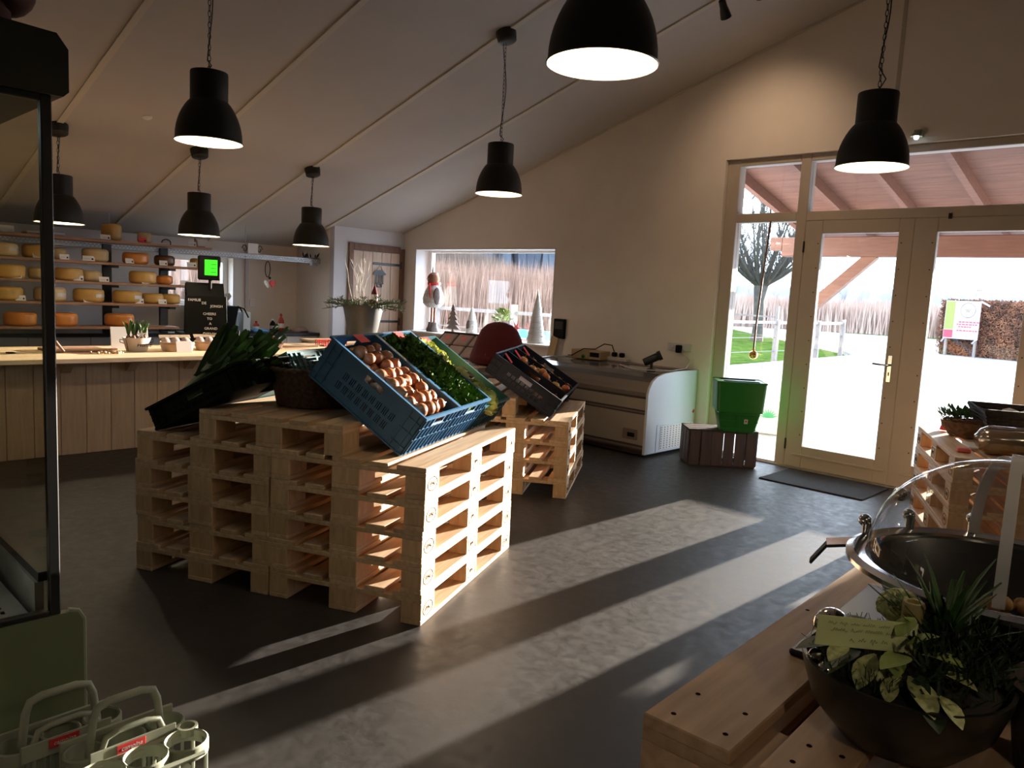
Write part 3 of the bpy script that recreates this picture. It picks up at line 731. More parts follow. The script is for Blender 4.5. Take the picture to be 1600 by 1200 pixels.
def pendant(x, y, zb, zc, label, power=3.6):
    t = thing('pendant_lamp', label, 'lamp', (x, y, zb), group='black pendant lamps')
    for nm, me in zip(('shade', 'inner_reflector', 'light_bulb', 'bulb_socket'), LM): link(nm, me, t)
    H = zc-zb; b = B(); z = .40; k = 0
    while z < H-.05:
        p = []
        for a in range(10):
            q = 2*math.pi*a/10; u = .0085*math.cos(q); v = .019*math.sin(q)
            p.append((u if k % 2 else 0, 0 if k % 2 else u, z+.018+v))
        b.tube(p, .0022, 4, closed=True); z += .031; k += 1
    stuff(part('chain', b, 'black_metal', t))
    pts = [(.014*math.sin(zz*9), .014*math.cos(zz*7+1), zz) for zz in [.40+(H-.45)*i/24 for i in range(25)]]
    pts[1] = (.03, .0, pts[1][2]); part('cable', B().tube(pts, .0035, 5), 'black_metal', t, 60)
    cb = B().lathe([(0, -.065), (.055, -.065), (.075, -.055), (.082, 0), (.082, .02), (0, .02)], 24)
    part('canopy', cb, 'dark_metal', t, 40, M=TR(0, 0, H-.02) @ Matrix.Rotation(-math.atan(.3), 4, 'Y'))
    ld = bpy.data.lights.new('lamp_light', 'POINT'); ld.energy = power; ld.color = (1, .82, .58); ld.shadow_soft_size = .05
    lo = bpy.data.objects.new('lamp_light', ld); C.objects.link(lo); lo.parent = t; lo.location = (0, 0, .055)
for x, y, s in ((-7.47, 2.1, 'black pendant lamp hanging before the cheese shelves, partly behind the fridge glass'), (-7.47, 3.31, 'small black pendant lamp hanging over the counter, lamp below the larger one'), (-7.47, 4.535, 'far black pendant lamp hanging left of the plank door')):
    pendant(x, y, 1.89, CZ(x), s, 5.5)
for x, y, s in ((-4.61, 2.1, 'large black pendant lamp at the upper left over the pallet stand'), (-4.61, 4.525, 'black pendant lamp on a long chain in the middle of the room'), (-1.735, 2.17, 'nearest black pendant lamp cut off by the top edge'), (-1.67, 4.53, 'black pendant lamp hanging in front of the glass entrance')):
    pendant(x, y, 2.29, CZ(x), s)
for x, y, s in ((1.15, 2.1, 'added unseen black pendant lamp over the aisle right of the foreground pallets'), (1.15, -.3, 'added unseen black pendant lamp behind the viewer near the ridge')):
    pendant(x, y, 2.29, zr-.3*(x-RIDGE), s, 7)  # extra pendants out of view, added to light the foreground
single('ceiling_sensor', B().lathe([(0, -.016), (.028, -.014), (.04, -.004), (.04, .0), (0, 0)], 20), 'white_paint', 'small white round sensor on the sloped ceiling', 'sensor', smooth=40, M=TR(-7.055, 2.673, CZ(-7.055)) @ Matrix.Rotation(-math.atan(.3), 4, 'Y'))
# two ceiling spots
def spot(x, y, label, aim, power):
    z = CZ(x); t = thing('ceiling_spotlight', label, 'spotlight', (x, y, z), group='ceiling spotlights')
    part('mounting_rose', B().lathe([(0, -.02), (.035, -.02), (.04, 0), (0, 0)], 16), 'black_metal', t, 40, M=Matrix.Rotation(-math.atan(.3), 4, 'Y'))
    part('stem', B().tube([(0, 0, -.015), (0, 0, -.07)], .008, 8), 'black_metal', t)
    dv = (Vector(aim)-Vector((x, y, z-.09))).normalized(); qm = dv.to_track_quat('-Z', 'Y').to_matrix().to_4x4()
    hd = part('spot_head', B().lathe([(0, .05), (.028, .05), (.03, .0), (.036, -.03), (.045, -.09), (.041, -.09), (.03, -.04), (0, -.04)], 18), 'black_metal', t, 40, M=TR(0, 0, -.09) @ qm)
    part('bulb_face', B().disc((0, 0, -.045), .028, 14, False), 'bulb', hd)
    ld = bpy.data.lights.new('spot_light', 'SPOT'); ld.energy = power; ld.color = (1, .68, .42); ld.spot_size = R(95); ld.spot_blend = 1; ld.shadow_soft_size = .03
    lo = bpy.data.objects.new('spot_light', ld); C.objects.link(lo); lo.parent = t; lo.matrix_local = TR(0, 0, -.09) @ qm @ TR(0, 0, -.10)
spot(-3.38, 5.72, 'black ceiling spotlight aimed at the wall beside the entrance, left of the pair', (-3.5, 6.95, 2.6), 15)
spot(-3.08, 5.73, 'black ceiling spotlight cut by the top edge, right of the pair', (-2.4, 6.2, .6), 6)

# ================================================================= COUNTER
t = thing('shop_counter', 'long pale wooden shop counter with vertical plank front and thick top', 'counter', (-6.87, 1.0, 0))
CT = .815
part('carcass', B().box(-.80, -.9, .02, -.025, 3.95, CT-.04), 'plank', t)
y = -.9; k = 0
y = 1.5383-1.0-.19*7
while y < 3.9:
    part('front_plank', B().bbox(-.022, y+.002, .0, 0, y+.188, CT-.04, .003), 'plank', t); y += .19
tp = part('counter_top', B().bbox(-.86, -.92, CT-.04, .27, 4.0, CT, .004), 'counter_wood', t)
for i in range(-2, 5):
    yy = 1.95-1.0+i*.4965
    if -.8 < yy < 3.9: part('corbel', B().prism([(0, CT-.04), (.16, CT-.04), (.13, CT-.07), (.03, CT-.14), (0, CT-.14)], yy-.035, yy+.035, 'y'), 'counter_wood', t)
# side table with the big planter
t = thing('side_table', 'wooden side table with speckled board top behind the counter end', 'table', (-8.05, 5.42, 0))
part('table_top', B().bbox(-.35, -.45, .785, .35, .42, .815, .004), 'counter_wood', t)
for sx in (-.3, .3):
    for sy in (-.4, .37): part('leg', B().bbox(sx-.03, sy-.03, 0, sx+.03, sy+.03, .785, .003), 'counter_wood', t)
t = thing('planter_pot', 'large dark grey tapered planter pot with conifer twigs on the side table', 'planter', (-8.02, 5.62, .816))
b = B(); b.lathe([(0, 0), (.15, 0), (.16, .01), (.235, .36), (.25, .42), (.262, .425), (.262, .44), (.245, .44), (.225, .36), (0, .36)], 36); part('pot', b, 'pot_grey', t, 35)
part('soil_fill', B().lathe([(.235, .385), (.1, .40), (0, .40)], 20), 'soil', t)
def fir(b, p, d, L, rr):
    d = Vector(d).normalized(); pts = [Vector(p)+d*L*i/5+Vector((0, 0, -.10*L*(i/5)**2)) for i in range(6)]
    b.tube(pts, [.004]*5+[.002], 4)
    for i in range(26):
        u = rr.uniform(.1, 1)*5; k = min(int(u), 4); c = pts[k].lerp(pts[k+1], u-k); s = d.cross(Vector((0, 0, 1))).normalized()*rr.choice((-1, 1))
        v = (d*.6+s*rr.uniform(.4, 1)+Vector((0, 0, rr.uniform(-.5, .6)))).normalized()
        leaf_quad(b, c, v, Vector((0, 0, 1)), rr.uniform(.04, .075), .013, .1, rr, 1)
rr = random.Random(21); b = B()
for k in range(46):
    a = k*.77; fir(b, (.12*math.cos(a), .12*math.sin(a), .42), (math.cos(a), math.sin(a), rr.uniform(-.05, .45)), rr.uniform(.22, .42), rr)
stuff(part('conifer_twigs', b, 'conifer', t))
b = B()
for k in range(9):
    a = rr.uniform(0, 6.28); x = .06*math.cos(a)-.03; yv = .06*math.sin(a)-.08; pts = [(x, yv, .40)]; L = rr.uniform(.4, .75)
    for i in range(5): x += rr.uniform(-.045, .045)*1.0; yv += rr.uniform(-.05, .045); pts.append((x, yv, .40+L*(i+1)/5))
    b.tube(pts, [.004, .0035, .003, .0025, .002, .001], 4)
    for i in (2, 3, 4): p = Vector(pts[i]); b.tube([p, p+Vector((rr.uniform(-.09, .09), rr.uniform(-.09, .09), .10))], [.002, .001], 3)
stuff(part('bare_branches', b, 'twig_grey', t))
t = thing('gnome_figure', 'small red and white gnome figure sitting in the large planter', 'figurine', (-7.93, 5.71, 1.235))
part('body', B().lathe([(0, 0), (.055, .0), (.06, .04), (.045, .09), (0, .10)], 14), 'red_felt', t, 50)
part('beard', B().lathe([(0, .05), (.035, .08), (.042, .12), (.03, .16), (0, .165)], 12, (.02, 0, 0)), 'fur_white', t, 50)
part('hat', B().lathe([(.042, .155), (.035, .18), (.018, .23), (0, .29)], 12, (.012, 0, 0)), 'red_felt', t, 50)
for s in (-1, 1): part('boot', B().sphere((.06, s*.035, .015), .025, 8, 6, (1.4, 1, .8)), 'red_felt', t, 60)

# ---- things on the counter (top at CT)
def pt(x, y, z=CT+.001): return (x, y, z)
single('kraft_card', B().bbox(-.004, -.16, 0, .004, .16, .20, .001), 'card_white', 'blank off-white card standing behind the hyacinth planter', 'card', loc=pt(-7.33, 2.62), rot=(0, R(-8), 0))
t = thing('flower_planter', 'white oval metal planter with sprouting hyacinths on the counter', 'planter', pt(-7.12, 2.60))
b = B(); b.lathe([(0, 0), (.085, 0), (.115, .115), (.119, .12), (.112, .12), (.10, .09), (0, .09)], 28, sx=.72, sy=1.02); part('tub', b, 'ceramic_white', t, 35)
for s in (-1, 1): part('ear_handle', B().tube([(0, s*.112, .10), (0, s*.14, .105), (0, s*.14, .08), (0, s*.108, .07)], .004, 6), 'black_metal', t)
b = B(); b.tube([(.08*.72+.004, -.112, .116), (.064, -.095, .01)], .0025, 5); part('dark_edge', b, 'black_metal', t)
link('lettering', text_mesh('Home', .05, 'ink', .001, shear=.3), t, M=TR(.0745, .035, .058) @ Matrix.Rotation(R(90), 4, 'Z') @ Matrix.Rotation(R(76), 4, 'X'))
rr = random.Random(2); 
for k, (x, y) in enumerate(((0, -.07), (.02, -.035), (-.02, -.0), (.02, .03), (0, .065))):
    bl = part('flower_bulb', B().lathe([(0, 0), (.02, .005), (.024, .02), (.012, .04), (0, .045)], 10, (x, y, .10)), 'bulb_brown', t, 50)
    b = B()
    for j in range(6):
        a = j*1.05; h = rr.uniform(.10, .16); leaf_quad(b, Vector((x, y, .125)), Vector((.22*math.cos(a), .22*math.sin(a), 1)), Vector((math.cos(a), math.sin(a), 0)), h, .012, .10, rr, 4)
    part('leaf_shoot', b, 'leaf_mid', bl)
b = B()
for a in range(5):
    q = a*2*math.pi/5+math.pi/2; b.prism([(0, 0), (.018*math.cos(q-.5), .018*math.sin(q-.5)), (.045*math.cos(q), .045*math.sin(q)), (.018*math.cos(q+.5), .018*math.sin(q+.5))], 0, .006, 'x')
part('star_pick', b, 'twig_grey', t, loc=(.05, .02, .15))
def tray(x, y, rz, label, bags, lab2):
    t = thing('wooden_tray', label, 'tray', pt(x, y), rz, 'spice trays on the counter')
    L, W, H = .28, .20, .085
    b = B(); vs = []
    pr = [(-.5, -.5), (.5, -.5), (.5, .5), (-.5, .5)]
    def rect(s, z): 
        o = []
        for i in range(24):
            a = 2*math.pi*i/24; c, d = math.cos(a), math.sin(a); o.append((W*.5*s*math.copysign(abs(c)**.55, c), L*.5*s*math.copysign(abs(d)**.55, d), z))
        return o
    rings = [rect(.86, 0), rect(.93, .03), rect(1, H), rect(.97, H), rect(.90, .03), rect(.84, .012)]
    vs = [p for r_ in rings for p in r_]; fs = [(i*24+k, i*24+(k+1) % 24, (i+1)*24+(k+1) % 24, (i+1)*24+k) for i in range(5) for k in range(24)]; fs.append(tuple(range(120, 144)))
    fs.append(tuple(range(24))[::-1]); b.add(vs, fs); part('bowl_wall', b, 'kraft', t, 40)
    part('rim_band', B().tube([(p[0], p[1], H*.82) for p in rect(1.0, 0)], .004, 5, closed=True), 'tray_wood', t)
    for k in range(bags):
        o = thing('spice_bag', lab2, 'bag', M=TR(*pt(x, y)) @ Matrix.Rotation(rz, 4, 'Z') @ TR(.0, -.09+k*.18/max(1, bags-1), .055) @ RM(R(0), R(-38), 0), group='clear bags of herbs in the trays')
        part('bag_pouch', B().sphere((0, 0, .03), .06, 12, 8, (.30, .75, .9)), 'tray_paper', o, 60)
        part('header_card', B().bbox(-.003, -.05, .07, .003, .05, .11, .001), 'kraft', o)
tray(-7.06, 2.93, 0, 'oval wooden tray with a white card, next to the hyacinths', 3, 'bag of dried herbs in the tray beside the hyacinths')
single('tray_card', B().bbox(0, -.07, 0, .003, .07, .10, .001), 'card_white', 'blank white card leaning on the front of the herb tray', 'card', loc=pt(-6.925, 2.94), rot=(0, R(-12), 0))
tray(-7.12, 3.27, 0, 'oval wooden tray right of the white-carded one', 3, 'bag of dried herbs in the tray right of the white card')
tray(-7.22, 3.60, 0, 'low wooden tray behind the leek tops', 0, '')
PENM = {}
for k, (m, lab) in enumerate((('pink_card', 'pink marker pen sticking up from the herb tray'), ('leaf_mid', 'green marker pen sticking up from the herb tray'), ('black_plastic', 'black marker pen sticking up from the herb tray'))):
    o = thing('marker_pen', lab, 'pen', M=TR(-7.16, 3.46+.045*k, CT+.02) @ RM(R(8-10*k), R(-10), 0)); part('barrel', B().tube([(0, 0, 0), (0, 0, .12)], .008, 8), m, o, 50); part('pen_cap', B().tube([(0, 0, .12), (0, 0, .165)], [.010, .009], 8), m, o, 50)
t = thing('bark_bowl', 'small shallow bowl with dried leaves and a white ball on the counter', 'bowl', pt(-7.22, 3.95))
part('dish', B().lathe([(0, 0), (.10, 0), (.125, .05), (.118, .05), (.09, .015), (0, .015)], 22), 'tray_wood', t, 40)
rr = random.Random(31); b = B()
for k in range(60): a = rr.uniform(0, 6.28); q = rr.uniform(0, .10); leaf_quad(b, Vector((q*math.cos(a), q*math.sin(a), .03+rr.uniform(0, .05))), Vector((rr.uniform(-1, 1), rr.uniform(-1, 1), rr.uniform(.1, 1))), Vector((0, 0, 1)), .05, .018, .3, rr, 2)
stuff(part('dried_leaves', b, 'hedge_leaf', t)); part('white_ball', B().sphere((.03, .05, .09), .03, 12, 8), 'fur_white', t, 60)
t = thing('cutting_board', 'wooden cutting board with handle lying at the far right of the counter', 'cutting board', pt(-7.33, 4.30))
part('board', B().bbox(-.12, -.20, 0, .12, .20, .02, .006), 'kraft', t); part('board_handle', B().bbox(-.02, .20, .003, .02, .32, .017, .004), 'kraft', t)
t = thing('serving_board', 'wide reddish board lying at the left end of the counter', 'cutting board', pt(-7.25, 2.12))
part('board', B().bbox(-.17, -.22, 0, .17, .24, .02, .006), 'shelf_wood', t); part('board_handle', B().bbox(-.025, .24, .003, .025, .36, .017, .004), 'shelf_wood', t)
t = thing('cheese_knife', 'cheese knife with wooden handle standing at the left of the counter', 'knife', pt(-7.05, 1.98))
part('handle', B().tube([(0, .02, .012), (-.01, -.02, .07), (-.015, -.035, .10)], [.010, .012, .009], 8), 'brown_frame', t, 50); part('blade', B().bbox(-.015, .02, .004, .015, .24, .007, .001), 'chrome', t)
t = thing('kitchen_scissors', 'black scissors lying at the left of the counter', 'scissors', pt(-7.08, 1.66))
for s in (-1, 1):
    part('grip_ring', B().tube([(.02*s+.022*math.cos(a), -.03+.028*math.sin(a), .008) for a in [2*math.pi*k/14 for k in range(14)]], .005, 5, closed=True), 'black_plastic', t, 50)
    part('blade', B().bar((.012*s, 0, .006), (-.01*s, .16, .006), .014, .003), 'chrome', t)
single('cheese_crumbs', (lambda b: [b.sphere((rr.uniform(-.05, .05), rr.uniform(-.12, .12), .008), rr.uniform(.008, .016), 6, 4) for _ in range(22)] and b)(B()), 'cheese_pale', 'small heap of grated cheese crumbs on the counter edge', 'crumbs', loc=pt(-6.95, 2.30))['kind'] = 'stuff'
t = thing('red_lattice_tray', 'red plastic lattice tray at the right end of the counter', 'tray', pt(-7.35, 4.74))
part('tray_floor', B().box(-.12, -.12, 0, .12, .12, .006), 'pink_card', t)
b = B()
for k in range(7):
    for s in (-.12, .12): b.box(-.12+k*.04-.004, s-.003, 0, -.12+k*.04+.004, s+.003, .055); b.box(s-.003, -.12+k*.04-.004, 0, s+.003, -.12+k*.04+.004, .055)
for s in (-.12, .12): b.box(-.124, s-.004, .05, .124, s+.004, .06); b.box(s-.004, -.124, .05, s+.004, .124, .06)
stuff(part('lattice_wall', b, 'red_card', t))
# letter board on an easel
LBM = frame((-7.66, 3.48, CT+.001), Vector((.30, .954, 0)).normalized(), Vector((-.954, .30, 0)).normalized(), (0, 0, 1)) @ RM(R(-12), 0, 0)
t = thing('letter_board', 'black letter board with white lettering standing on the counter', 'sign', M=LBM)
part('board_panel', B().bbox(-.20, 0, .03, .20, .012, .50, .003), 'black_plastic', t)
part('easel_leg', B().bar((-.12, .024, 0), (-.08, .022, .42), .02, .015), 'black_metal', t); part('easel_leg', B().bar((.12, .024, 0), (.08, .022, .42), .02, .015), 'black_metal', t); part('easel_strut', B().bar((0, .16, 0.03), (0, .015, .40), .02, .012), 'black_metal', t)
for k, (s, x, z) in enumerate((('FAMILIE', -.11, .455), ('DE', -.02, .425), ('JONGH', .10, .395), ('CHEERS', .03, .315), ('TO', .03, .265), ('A', .035, .215), ('GRAND', .04, .165), ('OPENING', .04, .110))):
    link('lettering', text_mesh(s, .036, 'card_white'), t, M=TR(x, -.0012, z) @ Matrix.Rotation(R(90), 4, 'X'))
# cash register with green customer display
t = thing('cash_register', 'black cash register with a lit green customer display on a pole', 'cash register', M=frame((-7.62, 3.52, CT+.001), (.25, .968, 0), (-.968, .25, 0), (0, 0, 1)) @ TR(0, .20, 0))
part('register_base', B().bbox(-.28, -.02, 0, .22, .36, .10, .01), 'black_plastic', t)
part('terminal', B().prism([(.02, .10), (.30, .10), (.22, .60), (.16, .62), (.02, .34)], -.20, .17, 'x'), 'black_plastic', t)
part('pole', B().tube([(.03, .12, .55), (.03, .12, .66)], .016, 10), 'black_plastic', t)
sc_ = part('display_head', B().bbox(-.09, .09, .65, .13, .15, .90, .012), 'black_plastic', t)
part('screen', B().box(-.03, .086, .70, .095, .09, .86), 'green_screen', sc_)
b = B()
for k in range(3): b.box(.03, .0852, .73+k*.04, .085, .0858, .736+k*.04)
stuff(part('screen_digits', b, 'screen_text', sc_))

# ================================================================= BACK COUNTER AND CHEESE SHELVES
t = thing('back_counter', 'long grey-white base cabinet run with dark worktop under the cheese shelves', 'counter', (-9.9, 0, 0))
part('carcass', B().box(.01, .5, .08, .60, 5.77, .775), 'cabinet', t)
part('plinth', B().box(.01, .5, 0, .55, 5.77, .08), 'black_plastic', t)
y = .5
while y < 5.7:
    e = min(y+.6, 5.77); fd = part('drawer', B().bbox(.60, y+.003, .60, .62, e-.003, .77, .003), 'cabinet', t); part('pull', B().box(.62, (y+e)/2-.02, .60, .63, (y+e)/2+.02, .612), 'black_metal', fd)
    part('cabinet_door', B().bbox(.60, y+.003, .085, .62, e-.003, .594, .003), 'cabinet', t); y += .6
part('worktop', B().bbox(.005, .48, .776, .645, 5.785, .816, .004), 'worktop', t)
SZ = [1.835, 1.60, 1.388, 1.167, .913]; SX0, SX1 = -9.20, -8.90
ends = [4.10, 4.16, 4.14, 3.72, 3.72]
rk = thing('shelf_rack', 'black steel uprights with brackets carrying the cheese boards', 'rack', (-9.2, 2, 0))
for y in (1.05, 3.055, 3.668):
    u = part('upright', B().bbox(-.045, y-2-.045, .82, .0, y-2+.045, 1.80, .003), 'black_metal', rk)
    for z in SZ[1:]: part('bracket', B().box(0, y-2-.035, z-.056, .24, y-2+.035, z-.030), 'black_metal', u)
names = ['top', 'second', 'third', 'fourth', 'lowest']
for z, e, n in zip(SZ, ends, names):
    single('shelf_board', B().bbox(SX0, .9, z-.028, SX1, e, z, .004), 'shelf_wood', '%s red-brown cheese shelf board counted from above' % n, 'shelf', 'cheese shelf boards')
def wheel(r, h, m, arc=None):
    b = B(); e = min(.035, h*.4); pr = [(0, 0), (r-e, 0)]+[(r-e+e*math.sin(R(90)*i/4), e-e*math.cos(R(90)*i/4)) for i in range(1, 5)]+[(r-e+e*math.cos(R(90)*i/4), h-e+e*math.sin(R(90)*i/4)) for i in range(0, 5)]+[(0, h)]
    if arc:
        b.lathe(pr, 20, arc=arc)
        n = len(pr)
        for a in (0, arc): b.add([(p[0]*math.cos(a), p[0]*math.sin(a), p[1]) for p in pr], [tuple(range(n)) if a == 0 else tuple(range(n))[::-1]])
    else: b.lathe(pr, 32)
    return b.mesh('whole_cheese', m, 40)
WM = {}
def cheese(sh, y0, y1, h, m, label, half=0, wrap=0):
    h *= 1.35
    r = min(.148, (y1-y0)/2 if not half else (y1-y0)*.6); k = (round(r, 3), round(h, 3), m, half)
    if k not in WM: WM[k] = wheel(r, h, m, math.pi if half else None)
    x = SX0+.155 if not half else SX0+.06+random.uniform(0, .04)
    rz = random.uniform(0, 6) if not half else R(-90)+random.uniform(-.3, .3)
    o = tag(link('whole_cheese', WM[k], None, (x, (y0+y1)/2, SZ[sh]+.001), (0, 0, rz)), label, 'cheese', 'cheeses on the shelves')
    if wrap:
        b = B(); b.lathe([(r*.5, h+.003), (r-.03, h+.003), (r-.005, h-.03), (r+.003, h*.5), (r-.005, .03)], 12, arc=R(80)); part('wrapper', b, 'film_white', o, 50, rot=(0, 0, -rz+R(10)))
    return o
def ptag(sh, y, w=.09, h=.055, m='card_white', lab='', x=SX1-.03):
    o = tag(link('price_tag', B().bbox(0, -w/2, 0, .003, w/2, h, .001).mesh('price_tag', m), None, (x, y, SZ[sh]+.001), (0, R(-14), 0)), lab, 'price tag', 'price tags on the cheese shelves')
    link('tag_print', B().box(.0031, w*.22, h*.25, .0036, w*.38, h*.55).mesh('tag_print', 'ink'), o)
    link('tag_print', B().box(.0031, -w*.4, h*.4, .0036, w*.1, h*.46).mesh('tag_print', 'card_grey'), o)
Lb = lambda s, n: '%s on the %s cheese shelf' % (s, n)
cheese(0, 2.99, 3.16, .135, 'cheese_yellow', Lb('tall cut half cheese', 'top'), 1); cheese(0, 3.34, 3.48, .09, 'cheese_pale', Lb('pale green-yellow cheese piece', 'top'), 1)
cheese(1, 1.9, 2.17, .10, 'cheese_pale', Lb('wrapped pale cheese at the far left', 'second'), 0, 1); cheese(1, 2.20, 2.47, .10, 'cheese_yellow', Lb('yellow cheese wheel second from left', 'second')); cheese(1, 2.49, 2.61, .09, 'cheese_pale', Lb('cut cheese piece just right of the black fridge post', 'second'), 1)
cheese(1, 2.755, 3.01, .10, 'cheese_pale', Lb('pale cheese wheel left of the upright', 'second')); cheese(1, 3.16, 3.43, .09, 'cheese_orange', Lb('orange-brown cheese wheel right of the upright', 'second')); cheese(1, 3.50, 3.72, .085, 'cheese_dark', Lb('dark-rinded cheese with yellow cut', 'second')); cheese(1, 3.95, 4.06, .08, 'cheese_yellow', Lb('small yellow wedge before the back window', 'second'), 1)
cheese(2, 1.93, 2.225, .10, 'cheese_yellow', Lb('yellow cheese wheel at the far left', 'third')); cheese(2, 2.27, 2.45, .09, 'cheese_pale', Lb('pale half cheese beside the fridge post', 'third'), 1); cheese(2, 2.49, 2.76, .095, 'cheese_yellow', Lb('golden cheese wheel right of the fridge post', 'third')); cheese(2, 2.78, 2.95, .085, 'cheese_pale', Lb('cut cheese piece left of the upright', 'third'), 1)
cheese(2, 3.23, 3.51, .10, 'cheese_yellow', Lb('yellow cheese wheel right of the upright', 'third')); cheese(2, 3.55, 3.71, .075, 'cheese_orange', Lb('orange cut cheese by the back window', 'third'), 1)
cheese(3, 1.91, 2.20, .10, 'cheese_yellow', Lb('yellow cheese wheel at the far left', 'fourth')); cheese(3, 2.29, 2.60, .105, 'cheese_pale', Lb('film-wrapped cheese behind the fridge post', 'fourth'), 0, 1); cheese(3, 2.66, 2.965, .105, 'cheese_yellow', Lb('cheese wheel with a round sticker left of the upright', 'fourth'), 0, 1)
cheese(3, 3.05, 3.36, .10, 'cheese_yellow', Lb('wrapped cheese wheel right of the upright', 'fourth'), 0, 1); cheese(3, 3.40, 3.60, .085, 'cheese_yellow', Lb('cut yellow cheese third from the right end', 'fourth'), 1); cheese(3, 3.61, 3.79, .085, 'cheese_yellow', Lb('cut yellow cheese at the right end', 'fourth'), 1)
cheese(4, 2.02, 2.32, .10, 'cheese_orange', Lb('orange cheese wheel left of the fridge post', 'lowest')); cheese(4, 2.40, 2.70, .10, 'cheese_orange', Lb('orange cheese wheel right of the fridge post', 'lowest')); cheese(4, 2.97, 3.27, .10, 'cheese_orange', Lb('orange cheese wheel behind the hyacinths', 'lowest'))
TG = [(0, 2.95, .10, 'card_white', 'beside the tall cut half cheese'), (0, 3.33, .09, 'red_card', 'of red card'), (0, 3.88, .09, 'card_white', 'at the right end'), (1, 2.31, .09, 'card_white', 'behind the fridge glass'), (1, 2.55, .09, 'card_white', 'right of the fridge post'), (1, 2.78, .12, 'card_white', 'left of the pale wheel'), (1, 3.19, .09, 'card_white', 'at the orange-brown wheel'), (1, 3.55, .09, 'card_white', 'at the dark cheese'), (1, 3.87, .11, 'card_white', 'before the back window'),
      (2, 2.12, .09, 'card_white', 'at the far left wheel'), (2, 2.68, .10, 'card_white', 'at the golden wheel'), (2, 2.93, .10, 'card_white', 'at the cut piece'), (2, 3.36, .09, 'card_white', 'right of the upright'), (2, 3.80, .12, 'card_white', 'at the right end'), (3, 2.15, .09, 'card_white', 'at the far left wheel'), (3, 2.77, .09, 'card_white', 'left of the upright'), (3, 3.29, .09, 'card_white', 'on the wrapped wheel'), (3, 3.54, .09, 'card_white', 'near the right end')]
for sh, y, w_, m, s in TG: ptag(sh, y, w_, .055, m, '%s price tag %s, %s shelf' % ('red' if m == 'red_card' else 'white', s, names[sh]), SX1-.02 if sh else SX1-.03)
single('flat_package', B().bbox(-.09, -.18, 0, .09, .18, .035, .012), 'film_white', 'flat white package lying at the left of the top shelf', 'package', loc=(-9.05, 2.40, SZ[0]+.001))
single('white_box', B().bbox(-.07, -.12, 0, .07, .12, .07, .004), 'card_white', 'small white box at the far left of the top shelf', 'box', loc=(-9.05, 2.0, SZ[0]+.001))
t = thing('wooden_figure', 'small dark red wooden figure at the right end of the top shelf', 'figurine', (-9.02, 4.0, SZ[0]+.001))
part('base', B().bbox(-.03, -.06, 0, .03, .06, .015, .004), 'shelf_wood', t); part('arm', B().prism([(-.05, .015), (-.02, .015), (-.03, .08), (-.055, .10)], -.015, .015, 'x'), 'shelf_wood', t)
t = thing('wire_hook', 'black curled wire hook on the top shelf', 'hook', (-9.02, 3.66, SZ[0]+.001))
part('wire_loop', B().tube([(0, -.04+.05*math.cos(a), .02+.04*math.sin(a)) for a in [math.pi*k/10 for k in range(-2, 11)]], .006, 6), 'black_metal', t)
# perforated rail
t = thing('cable_rail', 'perforated galvanised steel rail running along the back wall', 'rail', (-9.24, 1.0, 1.75))
holes = []
for k in range(118):
    for q in (0, 1): holes.append((round(.03+k*.04+q*.02, 4), .017+q*.02, round(.03+k*.04+q*.02+.024, 4), .028+q*.02)) if k < 117 else None
holes = [h for h in holes]
b = B(); b.T = Matrix.Rotation(R(90), 4, 'Z'); b.wall(4.76, .065, .003, holes); part('perforated_web', b, 'galvanised', t)
part('top_flange', B().box(-.05, 0, .062, 0, 4.76, .065), 'galvanised', t); part('bottom_flange', B().box(-.05, 0, 0, 0, 4.76, .003), 'galvanised', t)
for k, y in enumerate((.6, 2.1, 3.7)): part('hanger', B().tube([(-.03, y, .065), (-.03, y, CZ(-9.27)-1.752)], .005, 6), 'galvanised', t)
part('end_bracket', B().box(-.06, 4.60, -.03, 0, 4.72, 0), 'galvanised', t)
t = thing('tea_caddy_ornament', 'white box with curled black wire ornaments on the rail', 'ornament', (-9.26, 4.78, 1.816))
part('white_block', B().bbox(-.05, -.07, 0, .03, .07, .13, .005), 'card_white', t)
for s in (-1, 1): part('wire_curl', B().tube([(.01, s*(.10+.035*math.cos(a)*(1-k/30)), .06+.05*math.sin(a)*(1-k/40)) for k, a in enumerate([2.2*math.pi*j/20 for j in range(20)])], .006, 5), 'black_metal', t)
t = thing('rail_clutter', 'dark tangled clip and leaves at the right end of the rail', 'ornament', (-9.26, 5.62, 1.816))
rr = random.Random(77); b = B()
for k in range(9): leaf_quad(b, Vector((0, rr.uniform(-.10, .12), 0)), Vector((0, rr.uniform(-.5, .5), 1)), Vector((1, 0, 0)), rr.uniform(.05, .10), .014, .2, rr, 2)
part('dry_leaves', b, 'wicker_dark', t); part('clip_base', B().box(-.02, -.12, 0, .02, .12, .008), 'black_metal', t)
t = thing('heart_ornament', 'red and white hanging hearts on a dark loop under the rail', 'ornament', (-9.225, 4.98, 1.745))
part('hanging_loop', B().tube([(0, -.03+.06*(k/12 if k <= 12 else 0)*0+.035*math.sin(2*math.pi*k/14)+.03, -.11-.10*math.cos(2*math.pi*k/14)) for k in range(14)], .006, 5, closed=True), 'black_metal', t)
part('knot', B().sphere((0, .03, -.22), .018, 8, 6), 'black_metal', t)
hp = [(.05*(math.sin(a)**3), .012*(4.06*math.cos(a)-1.56*math.cos(2*a)-.62*math.cos(3*a)-.31*math.cos(4*a))*.95) for a in [2*math.pi*k/24 for k in range(24)]]
part('white_heart', B().prism([(u-.005, v-.29) for u, v in hp], .0, .015, 'x'), 'card_white', t); part('red_heart', B().prism([(u*.85+.055, v*.9-.29) for u, v in hp], .012, .03, 'x'), 'red_card', t)
